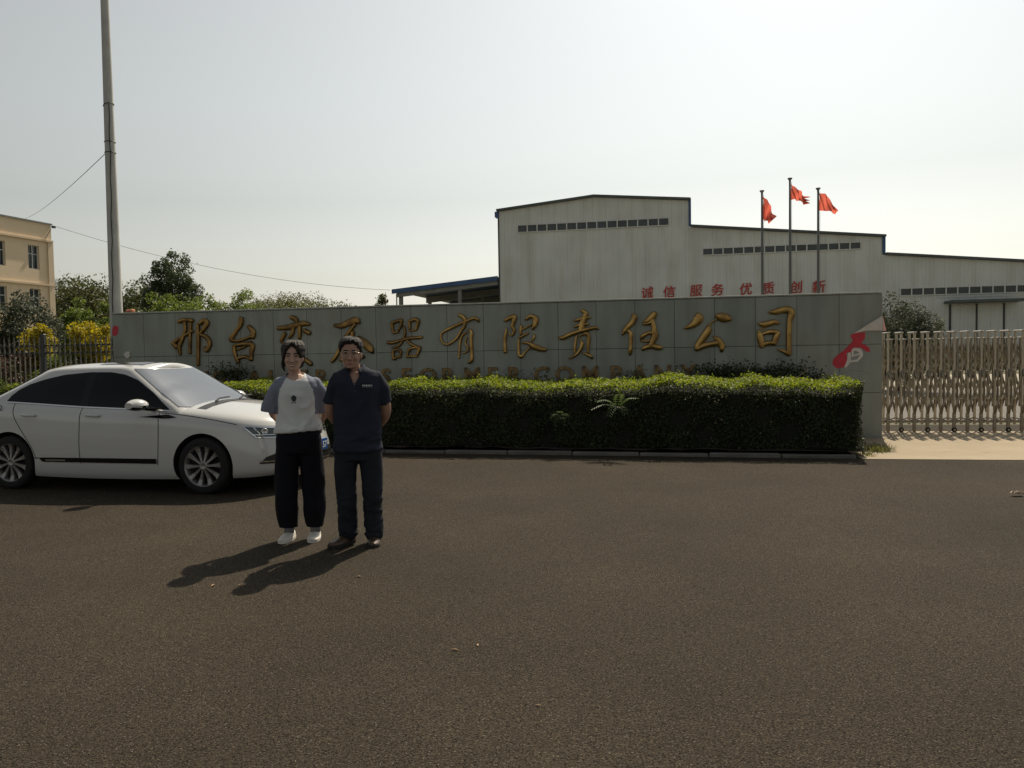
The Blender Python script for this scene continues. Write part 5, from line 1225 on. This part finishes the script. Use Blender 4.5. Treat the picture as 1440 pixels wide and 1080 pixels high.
def hair_cap(ox, oy, oz, H, w_, mask, m_, seed, thick=.014):
    n, k = 110, 90; rows = []
    for i in range(k):
        s = .02 + .98 * i / (k - 1); row = []
        rx, ry, cy = head_r(s, 1) * w_, head_r(s, 2) * w_, head_r(s, 3)
        for j in range(n + 1):
            a = 2 * math.pi * j / n; c, sn = math.cos(a), math.sin(a); px_, py_ = rx * math.copysign(abs(c) ** .93, c), ry * math.copysign(abs(sn) ** .93, sn)
            mk, th = mask(c, sn, s); jit = mnoise.noise(Vector((c * 9 + seed, sn * 9, s * 3.0))) * .5 + mnoise.noise(Vector((c * 26 + seed, sn * 26, s * 5))) * .5
            g = max(0, min(1, (mk + jit * .10) / .08)); t = -0.012 + g * (.012 + thick * th * (1 + .35 * jit))
            L_ = math.hypot(px_, py_) + 1e-6; row.append((ox + px_ * (1 + t / max(L_, .03)), oy + cy + py_ * (1 + t / max(L_, .03)), oz + s * H + t * max(0, s - .55) * 1.9))
        rows.append(row)
    mb = MB(); mb.grid(rows); return mb.build('hair', m_, None, smooth=True)
def eyes(root, ox, oy, oz, H, w_, squint, brow_m, browz=.60):
    for s_ in (-1, 1):
        ex, ey, ez = ox + s_ * .031 * w_, oy - .079 * w_, oz + .505 * H
        mb = MB(); ball(mb, (ex, ey - .003, ez), (.0135, .009, .0052 * squint), 10); e = mb.build('eye', M['eye_white'], root, smooth=True)
        mb = MB(); ball(mb, (ex, ey - .0085, ez), (.0052, .0042, .0046 * squint), 8); mb.build('iris', M['iris'], e, smooth=True)
        mb = MB(); mb.tube([(ex - .016, ey - .003, ez - .001), (ex - .007, ey - .0105, ez + .0052 * squint), (ex + .006, ey - .0105, ez + .0054 * squint), (ex + .016, ey - .003, ez - .0005)], [.0016, .0030, .0030, .0016], 6); mb.build('eyelid', M['iris'], e, smooth=True)
        mb = MB(); xs = [s_ * q for q in (.012, .026, .042, .052)]; zs4 = [browz - .005, browz + .012, browz + .010, browz - .02]
        pts = [(ox + x * w_, oy - (.099 - .35 * abs(x) ** 1.0 * .55 - (.0 if abs(x) < .04 else .006)) * w_, oz + z * H) for x, z in zip(xs, zs4)]
        mb.tube(pts, [(.003, .0036), (.003, .0050), (.003, .0044), (.002, .002)], 6); mb.build('eyebrow', brow_m, root, smooth=True)
def fingers(mb, base, fwd, side, nrm, curl=.5, sc=1.0):
    """palm plus five bent fingers; base = wrist, fwd = hand axis, side = towards the thumb"""
    b = Vector(base); f = Vector(fwd).normalized(); s = Vector(side).normalized(); n = Vector(nrm).normalized()
    for k in range(5): limb(mb, [b + s * (-.030 + .015 * k) * sc, b + f * .085 * sc + s * (-.034 + .017 * k) * sc], [.013 * sc, .012 * sc], 10, 2)
    for k, L_ in enumerate((.058, .070, .076, .068)):
        o_ = b + f * .085 * sc + s * (-.034 + .0226 * k) * sc; p1 = o_ + f * L_ * .45 * sc + n * L_ * .10 * sc; p2 = p1 + (f * (1 - curl) + n * curl).normalized() * L_ * .35 * sc; p3 = p2 + (f * (1 - 1.5 * curl) + n * 1.5 * curl).normalized() * L_ * .28 * sc
        limb(mb, [o_, p1, p2, p3], [.0090 * sc, .0085 * sc, .0078 * sc, .0066 * sc], 10, 2)
    t0 = b + f * .025 * sc + s * .030 * sc; t1 = t0 + (f * .6 + s * .8).normalized() * .035 * sc; t2 = t1 + (f * .85 + s * .35 + n * .3).normalized() * .030 * sc; limb(mb, [t0, t1, t2], [.012 * sc, .0105 * sc, .008 * sc], 10, 3)
def shoe(root, c, rz, L_, w_, h, m_up, m_sole, low=False, lace=None):
    """heel at the origin side, toe along -y"""
    rows = []; rs = []
    for i in range(17):
        t = i / 16; y = .075 - L_ * t
        ww = w_ / 2 * (0.72 + .28 * math.sin(math.pi * min(1, t * 1.05)) + .12 * math.exp(-((t - .70) / .2) ** 2)) * (1 if t < .86 else math.sqrt(max(.02, 1 - ((t - .86) / .145) ** 2)))
        if t < .06: ww *= .75
        hh = h * (1.0 if t < .28 else (1.0 - (t - .28) / .42 * .52 if t < .70 else .48 - (t - .7) / .3 * .16))
        rows.append([(ww * math.cos(a) * (1 if math.sin(a) < .5 else .86), y, .022 + max(0, math.sin(a)) ** .75 * hh) for a in [math.pi * k / 12 for k in range(13)]]); rs.append((ww, y))
    mb = MB(); mb.cur = 0; mb.grid(rows); mb.add(rows[0], [tuple(range(13))]); mb.add(rows[-1], [tuple(range(12, -1, -1))])
    mb.cur = 1
    out_ = [(ww * 1.05, y) for ww, y in rs] + [(-ww * 1.05, y) for ww, y in reversed(rs)]
    n = len(out_); mb.add([(x, y, .001) for x, y in out_] + [(x, y, .026) for x, y in out_], [tuple(range(n)), tuple(range(2 * n - 1, n - 1, -1))] + [(i, (i + 1) % n, (i + 1) % n + n, i + n) for i in range(n)])
    o = mb.build('shoe', [m_up, m_sole], root, smooth=True); o.data.set_sharp_from_angle(angle=R(50)); o.location = c; o.rotation_euler = (0, 0, rz)
    if lace:
        lm = MB()
        for k in range(4): lm.tube([(-.022, -.005 - .026 * k, h * .98 - .014 * k), (0, -.008 - .026 * k, h * 1.08 - .016 * k), (.022, -.005 - .026 * k, h * .98 - .014 * k)], .004, 6)
        lm.build('laces', lace, o, smooth=True)
    return o

def man():
    c = G(503, 764.5); root = thing('person', 'man in navy polo shirt, glasses and dark jeans standing with hands behind his back', 'person', (c.x, c.y, 0), R(6)); root.rotation_euler.y = R(1.3)
    hx, hy, hz, H, W_ = -.050, -.025, 1.447, .238, 1.07
    b = MB(); head_part(b, hx, hy, hz, H, W_)
    limb(b, [(-.01, .02, 1.36), (-.03, .008, 1.44), (hx, hy + .022, 1.52)], [.062, .056, .055])
    loft(b, [(0, 0, .80, .150, .10), (0, 0, .95, .165, .10), (0, 0, 1.1, .165, .095), (0, 0, 1.25, .168, .105), (0, -.008, 1.33, .174, .104), (0, 0, 1.38, .155, .088), (0, .005, 1.42, .10, .07)])
    for s_ in (-1, 1):
        limb(b, [(s_ * .156, .0, 1.36), (s_ * .208, .03, 1.22), (s_ * .228, .065, 1.085), (s_ * .18, .15, .99), (s_ * .09, .185, .935)], [.052, .047, .041, .036, .027])
        limb(b, [(s_ * .10, 0, .80), (s_ * .105, 0, .5), (s_ * .105, .01, .09)], [.07, .055, .04])
        fingers(b, (s_ * .085, .187, .932), (-s_, .12, -.25), (0, -.2, 1) if s_ > 0 else (0, -.2, 1), (0, .8, 0) if s_ > 0 else (0, -.4, 0), .5)
    me = remesh(b, 'body', [M['skin'], M['lips']], .0048, 3); face_shape(me, hx, hy, hz, H, W_, 0.0); link_mesh('body', me, [], root)
    eyes(root, hx, hy, hz, H, W_, .62, M['hair'])
    def mask(cx, sy, s):
        front = max(0, -sy); hl = .40 * (1 - front) + (.785 + .05 * (cx > .2) * front - .03 * cx) * front
        if abs(cx) > .8 and sy < .25: hl = max(hl, .52)
        if sy > .3: hl = .16
        return s - hl, (.75 + .75 * max(0, (s - .6) / .4)) * (1.15 if (sy < 0 and cx < .3) else 1.0)
    h_ = hair_cap(hx, hy, hz, H, W_, mask, M['hair'], 2.0, .017); h_.parent = root
    # spectacles
    g = MB()
    for s_ in (-1, 1):
        cx, cy, cz = hx + s_ * .033 * W_, hy - .112 * W_, hz + .50 * H
        ring_ = [(cx + .0245 * math.copysign(abs(math.cos(a)) ** .7, math.cos(a)), cy + .006 * abs(math.cos(a)), cz + .0165 * math.copysign(abs(math.sin(a)) ** .7, math.sin(a))) for a in [2 * math.pi * k / 28 for k in range(29)]]
        g.tube(ring_, [(.0011, .0011)] * 29, 5); g.tube([r_ for r_ in ring_ if r_[2] > cz + .004], .0032, 6)  # thicker upper rims stand in for a reflected line of light
        g.tube([(cx + s_ * .0245, cy + .006, cz + .008), (hx + s_ * .076 * W_, hy - .05, cz + .008), (hx + s_ * .079 * W_, hy + .02, cz + .004)], .0016, 6)
    g.tube([(hx - .010, hy - .112 * W_, hz + .515 * H), (hx, hy - .119 * W_, hz + .522 * H), (hx + .010, hy - .112 * W_, hz + .515 * H)], .0016, 6)
    gl = g.build('spectacles', M['gold_wire'], root, smooth=True)
    # polo
    p = MB(); loft(p, [(0, 0, .775, .198, .138), (0, 0, .80, .202, .140), (0, 0, .9, .198, .136), (0, 0, 1.0, .192, .128), (0, -.004, 1.12, .186, .126), (0, -.008, 1.25, .190, .126), (0, -.008, 1.33, .192, .118), (0, -.004, 1.385, .190, .100), (0, 0, 1.422, .158, .086), (-.01, .004, 1.448, .100, .074), (-.015, .008, 1.466, .072, .066)], 40, 2.3)
    for s_ in (-1, 1): limb(p, [(s_ * .150, .0, 1.374), (s_ * .192, .015, 1.28), (s_ * .214, .045, 1.165)], [.056, .062, .068], end=False); 
    me = remesh(p, 'polo_shirt', [M['polo']], .008, 4)
    folds(me, .015, (6, 6, 4), 3.0, lambda a: np.clip((1.40 - a[:, 2]) / .1, 0, 1)); folds(me, .011, (5, 5, 13), 8.0, lambda a: np.clip((1.0 - a[:, 2]) / .1, 0, 1))
    cut_faces(me, lambda q: q.z > 1.315 and q.y < -.02 and abs(q.x + .012) < .055 * (q.z - 1.31) / .12)
    cut_faces(me, lambda q: (q.x + .02) ** 2 / .066 ** 2 + (q.y - .005) ** 2 / .066 ** 2 < 1 and q.z > 1.40)
    sh_ = link_mesh('polo_shirt', me, [], root)
    m2 = sh_.modifiers.new('t', 'SOLIDIFY'); m2.thickness = .004; m2.offset = -1
    # collar
    c_ = MB(); rin, rmid, rout = [], [], []
    for k in range(33):
        a = -math.pi / 2 + .40 + (2 * math.pi - .80) * k / 32; cx, sy = math.cos(a), math.sin(a); f = max(0, -sy) ** 2
        rin.append((-.018 + .064 * cx, .012 + .064 * sy - .010 * f, 1.448 - .030 * f)); rmid.append((-.018 + .073 * cx, .012 + .074 * sy - .014 * f, 1.482 - .050 * f)); rout.append((-.018 + (.098 + .014 * f) * cx, .010 + (.098 + .022 * f) * sy, 1.432 - .052 * f))
    c_.grid([rin, rmid, rout]); co = c_.build('collar', M['polo'], sh_, smooth=True); m2 = co.modifiers.new('t', 'SOLIDIFY'); m2.thickness = .004
    for k in range(2):
        bm_ = MB(); bm_.lathe([(.001, -.003), (.0055, -.002), (.0055, 0), (.001, .001)], 10, 'Y', (-.012, -.131 + .001 * k, 1.30 - .035 * k)); bm_.build('button', M['print'], sh_)
    # small chest lettering (unreadable in the photo: a row of tiny pale marks)
    def chest(x, z):
        best = None
        for v in me.vertices:
            if v.co.y < 0:
                d = (v.co.x - x) ** 2 + (v.co.z - z) ** 2
                if best is None or d < best[0]: best = (d, v.co.y)
        return best[1]
    ck = MB()
    for k in range(6): x = .055 + .0135 * k; z = 1.312; ck.box((x, chest(x, z) - .002, z), (.0095, .002, .013 - .003 * (k % 2)))
    for k in range(7): x = .055 + .0115 * k; z = 1.300; ck.box((x, chest(x, z) - .002, z), (.007, .002, .003))
    ck.build('chest_print', M['print_pale'], sh_)
    # jeans
    j = MB(); loft(j, [(.0, 0, .70, .165, .115), (.0, 0, .80, .178, .124), (.0, 0, .90, .170, .115)], 32, 2.3)
    limb(j, [(-.088, 0, .76), (-.098, -.005, .60), (-.088, -.012, .42), (-.082, 0, .25), (-.076, 0, .10)], [.098, .092, .083, .078, .077])
    limb(j, [(.098, 0, .76), (.115, 0, .60), (.122, -.008, .42), (.128, .0, .25), (.132, .0, .09)], [.098, .092, .083, .078, .074])
    me = remesh(j, 'jeans', [M['jeans']], .009, 3); folds(me, .012, (5, 5, 11), 5.0, lambda a: np.clip((.62 - a[:, 2]) / .3, .15, 1)); folds(me, .008, (9, 9, 24), 1.0, lambda a: np.clip((.24 - a[:, 2]) / .12, 0, 1))
    a, _ = get(me); a[:, 2] = np.maximum(a[:, 2], .030 + .02 * (a[:, 1] > 0) * 0); put(me, a); link_mesh('jeans', me, [], root)
    shoe(root, (-.085, .01, 0), R(-38), .285, .098, .075, M['shoe_brown'], M['sole']); shoe(root, (.132, .02, 0), R(4), .28, .098, .075, M['shoe_brown'], M['sole'])

def woman():
    c = G(421.5, 758.5); root = thing('person', 'woman in white raglan T-shirt and black trousers standing with hands behind her back', 'person', (c.x, c.y, 0), R(10)); root.rotation_euler.y = R(1.3)
    hx, hy, hz, H, W_ = -.045, -.02, 1.438, .226, 1.02
    b = MB(); head_part(b, hx, hy, hz, H, W_)
    limb(b, [(-.03, .022, 1.34), (-.038, .014, 1.42), (hx, hy + .025, 1.50)], [.056, .049, .049])
    loft(b, [(0, 0, .85, .150, .10), (0, 0, 1.0, .135, .09), (0, 0, 1.15, .145, .095), (0, -.004, 1.25, .160, .105), (-.01, -.006, 1.325, .160, .098), (-.015, 0, 1.365, .140, .082), (-.02, .008, 1.40, .075, .06)])
    for s_ in (-1, 1):
        limb(b, [(s_ * .125 - .012, .005, 1.315), (s_ * .192 - .012, .03, 1.19), (s_ * .212 - .010, .07, 1.07), (s_ * .15, .145, .985), (s_ * .075, .17, .93)], [.044, .040, .034, .030, .023])
        limb(b, [(s_ * .10, 0, .85), (s_ * .112, 0, .5), (s_ * .108 + .02, .012, .09)], [.07, .05, .030])
        fingers(b, (s_ * .07, .172, .928), (-s_, .12, -.3), (0, -.2, 1), (0, .8, 0) if s_ > 0 else (0, -.4, 0), .5, .88)
    me = remesh(b, 'body', [M['skin2'], M['lips']], .0046, 3); face_shape(me, hx, hy, hz, H, W_, 1.0); link_mesh('body', me, [], root)
    eyes(root, hx, hy, hz, H, W_, .60, M['hair2'], .605)
    t_ = MB(); ball(t_, (hx, hy - .099 * W_, hz + .172 * H), (.0165, .0055, .0038)); t_.build('teeth', M['teeth'], root, smooth=True)
    def mask(cx, sy, s):
        front = max(0, -sy)
        hl = .80 + .06 * math.exp(-((cx + .25) / .25) ** 2)                    # parting on the image left, fringe swept right
        if cx > 0: hl = .86 - .42 * min(1, cx / .80) ** 1.2
        else: hl = .86 - .50 * min(1, -cx / .86) ** 1.6
        if sy > -.35: hl = min(hl, .30 if cx < 0 else .46)
        if sy > .15: hl = .10
        return s - hl, (1.0 + .55 * max(0, (s - .65) / .35)) * (1.2 if cx > 0 else 1.0)
    h_ = hair_cap(hx, hy, hz, H, W_, mask, M['hair2'], 7.0, .018); h_.parent = root
    t_ = MB()
    limb(t_, [(hx - .070, hy + .0, hz + .45 * H), (hx - .085, hy + .012, hz + .28 * H), (hx - .083, hy + .022, hz + .10 * H), (hx - .07, hy + .03, hz - .01)], [.012, .015, .012, .004]); limb(t_, [(hx + .02, hy + .11, hz + .5 * H), (hx + .02, hy + .135, hz + .3 * H), (hx + .01, hy + .13, hz - .02), (hx, hy + .12, hz - .12)], [.03, .034, .028, .010])
    t_.build('tied_back_hair', M['hair2'], root, smooth=True)
    # T-shirt
    p = MB(); loft(p, [(-.012, 0, .905, .192, .130), (-.010, 0, .94, .192, .130), (-.005, 0, 1.02, .176, .120), (-.005, -.004, 1.12, .168, .118), (-.008, -.008, 1.22, .172, .122), (-.012, -.008, 1.30, .178, .114), (-.015, -.004, 1.345, .168, .100), (-.02, 0, 1.378, .128, .082), (-.025, .006, 1.402, .085, .068), (-.028, .01, 1.415, .066, .058)], 40, 2.3)
    limb(p, [(-.155, .0, 1.325), (-.208, .015, 1.22), (-.248, .03, 1.085)], [.055, .064, .072], end=False); limb(p, [(.13, .0, 1.325), (.180, .015, 1.22), (.210, .035, 1.085)], [.055, .064, .072], end=False)
    me = remesh(p, 'tee_shirt', [M['tee'], M['tee_blue']], .008, 4)
    folds(me, .017, (6, 6, 5), 13.0, lambda a: np.clip((1.34 - a[:, 2]) / .1, 0, 1)); folds(me, .012, (5, 6, 9), 21.0, lambda a: np.clip((1.08 - a[:, 2]) / .1, 0, 1))
    a, _ = get(me)                                                             # hem tucked up in the middle, longer at the image-left side
    lift = np.clip((1.0 - a[:, 2]) / .1, 0, 1) * (.028 * np.clip((a[:, 0] + .19) / .2, 0, 1)); a[:, 2] += lift * (a[:, 1] < .02); put(me, a)
    cut_faces(me, lambda q: (q.x + .028) ** 2 / .082 ** 2 + (q.y + .055) ** 2 / .10 ** 2 + (q.z - 1.425) ** 2 / .078 ** 2 < 1)
    cut_faces(me, lambda q: (q.x + .028) ** 2 / .058 ** 2 + (q.y - .01) ** 2 / .060 ** 2 < 1 and q.z > 1.38)
    cen = np.empty(len(me.polygons) * 3); me.polygons.foreach_get('center', cen); cen = cen.reshape(-1, 3)
    lim = np.interp(cen[:, 2], [1.05, 1.20, 1.28, 1.37, 1.42], [.150, .148, .132, .085, .06]); me.polygons.foreach_set('material_index', (np.abs(cen[:, 0] + .014) > lim).astype(np.int32) * (cen[:, 2] > 1.072).astype(np.int32))
    sh_ = link_mesh('tee_shirt', me, [], root); m2 = sh_.modifiers.new('t', 'SOLIDIFY'); m2.thickness = .0035; m2.offset = -1
    def chest(x, z):
        best = None
        for v in me.vertices:
            if v.co.y < 0:
                d = (v.co.x - x) ** 2 + (v.co.z - z) ** 2
                if best is None or d < best[0]: best = (d, v.co.y)
        return best[1]
    def decal(pts, m_, nm_, off=.003):
        mb = MB(); n = len(pts); cx = sum(q[0] for q in pts) / n; cz = sum(q[1] for q in pts) / n
        vs = [(cx, chest(cx, cz) - off, cz)] + [(x, chest(x, z) - off, z) for x, z in pts]; mb.add(vs, [(0, i + 1, (i + 1) % n + 1) for i in range(n)]); mb.build(nm_, m_, sh_, fix=False)
    cx, cz = -.030, 1.205
    decal([(cx + .021 * math.cos(a) * (1 + .12 * math.sin(3 * a)), cz + .026 * math.sin(a)) for a in [2 * math.pi * k / 14 for k in range(14)]], M['print'], 'chest_print', .004)
    for s_ in (-1, 1): decal([(cx + s_ * .010 + .004 * math.cos(a), cz - .034 + .009 * math.sin(a)) for a in [2 * math.pi * k / 8 for k in range(8)]], M['print'], 'chest_print', .004)
    for k in range(18):
        x = cx + .062 * math.cos(k * 2.4) * (.7 + .3 * math.sin(k)); z = cz + .006 + .052 * math.sin(k * 2.4) * (.7 + .3 * math.cos(k * 1.7)); decal([(x - .004, z - .002), (x + .004, z - .003), (x + .004, z + .003), (x - .003, z + .003)], M['print_pale'], 'chest_print', .003)
    # trousers
    j = MB(); loft(j, [(-.004, 0, .74, .185, .118), (-.004, 0, .86, .188, .126), (-.004, 0, .95, .168, .112)], 32, 2.3)
    limb(j, [(-.092, 0, .80), (-.105, 0, .60), (-.108, 0, .40), (-.100, 0, .24), (-.090, 0, .13)], [.098, .098, .095, .090, .078])
    limb(j, [(.090, 0, .80), (.108, 0, .60), (.118, 0, .40), (.126, 0, .24), (.128, 0, .14)], [.098, .098, .096, .094, .078])
    me = remesh(j, 'trousers', [M['slacks']], .009, 3); folds(me, .012, (6, 6, 4), 31.0, lambda a: np.clip((.72 - a[:, 2]) / .2, .1, 1))
    a, _ = get(me); a[:, 2] = np.maximum(a[:, 2], .112); put(me, a); link_mesh('trousers', me, [], root)
    for (x, rz) in ((-.088, R(-16)), (.128, R(-6))):
        mb = MB(); mb.tube([(x, .02, .06), (x, .015, .12), (x, .01, .17)], [.042, .040, .044], 16); mb.build('sock', M['sock'], root, smooth=True)
        shoe(root, (x, .015, 0), rz, .25, .092, .058, M['shoe_white'], M['shoe_white'], lace=M['shoe_grey'])
man(); woman()

# ------------------------------------------------------------------ litter on the asphalt
rng2 = np.random.default_rng(4)
g = G(1430, 697.5)
mb = MB(); n = 9
pts = [[(-.07 + .14 * i / n + rng2.normal() * .006, -.045 + .09 * j / 6 + rng2.normal() * .006, .012 + .035 * abs(math.sin(i * 1.3 + j * .9)) + rng2.uniform(0, .012)) for i in range(n + 1)] for j in range(7)]
mb.grid(pts); o = mb.build('crumpled_scrap', M['paper'], fix=False); o.location = (g.x, g.y, .004); o.scale = (.8, .8, .9); tag(o, 'crumpled pale paper scrap lying on the asphalt near the driveway', 'litter')
lf = MB(); lf.add([(-.03, 0, .004), (0, -.011, .010), (.035, 0, .006), (0, .011, .012)], [(0, 1, 2), (0, 2, 3)]); lfm = lf.mesh('fallen_leaf', M['dry_leaf'], fix=False)
spots = [((757, 993), 'thin tan twig-like leaf fragment alone on the open asphalt'), ((672, 908), 'tiny dry leaf fragment beside its twin on the open asphalt'), ((640, 915), 'smallest dry leaf fragment of the pair on the open asphalt'), ((546, 676), 'dry leaf fragment on the asphalt between the man and the hedge'),
         ((1330, 651), 'pale leaf fragment at the edge where asphalt meets driveway'), ((300, 824), "dry leaf fragment between the two people's head shadows"), ((338, 823), "dry leaf fragment touching the tip of the man's shadow"), ((505, 812), "dry leaf fragment on sunny asphalt beside the man's shadow")]
for k, ((px, py), lab) in enumerate(spots):
    g = G(px, py); o = inst('fallen_leaf', lfm, None, (g.x, g.y, .002), (0, 0, rng2.uniform(0, 6)), (rng2.uniform(.45, .9),) * 3); tag(o, lab, 'leaf', 'dry leaf fragments scattered on the asphalt')
# loose grit
P = np.stack([rng2.uniform(-6, 7, 2600), rng2.uniform(2.2, 11, 2600), np.full(2600, .004)], 1)
mb = MB()
for p in P:
    s = rng2.uniform(.002, .005); q = [(p[0] + rng2.normal() * s * .3 + s * dx, p[1] + s * dy, p[2] - .002 + s * dz) for dx, dy, dz in ((-1, -.6, 0), (1, -.7, 0), (.2, 1, 0), (0, 0, 1.1))]
    mb.add(q, [(0, 1, 3), (1, 2, 3), (2, 0, 3)])
o = mb.build('loose_grit', mat('pale_grit', (0.26, 0.22, 0.17), 0.9, var=.3, vscale=3), None, fix=False); o["kind"] = "stuff"; tag(o, 'loose pale grit scattered over the asphalt', 'grit')
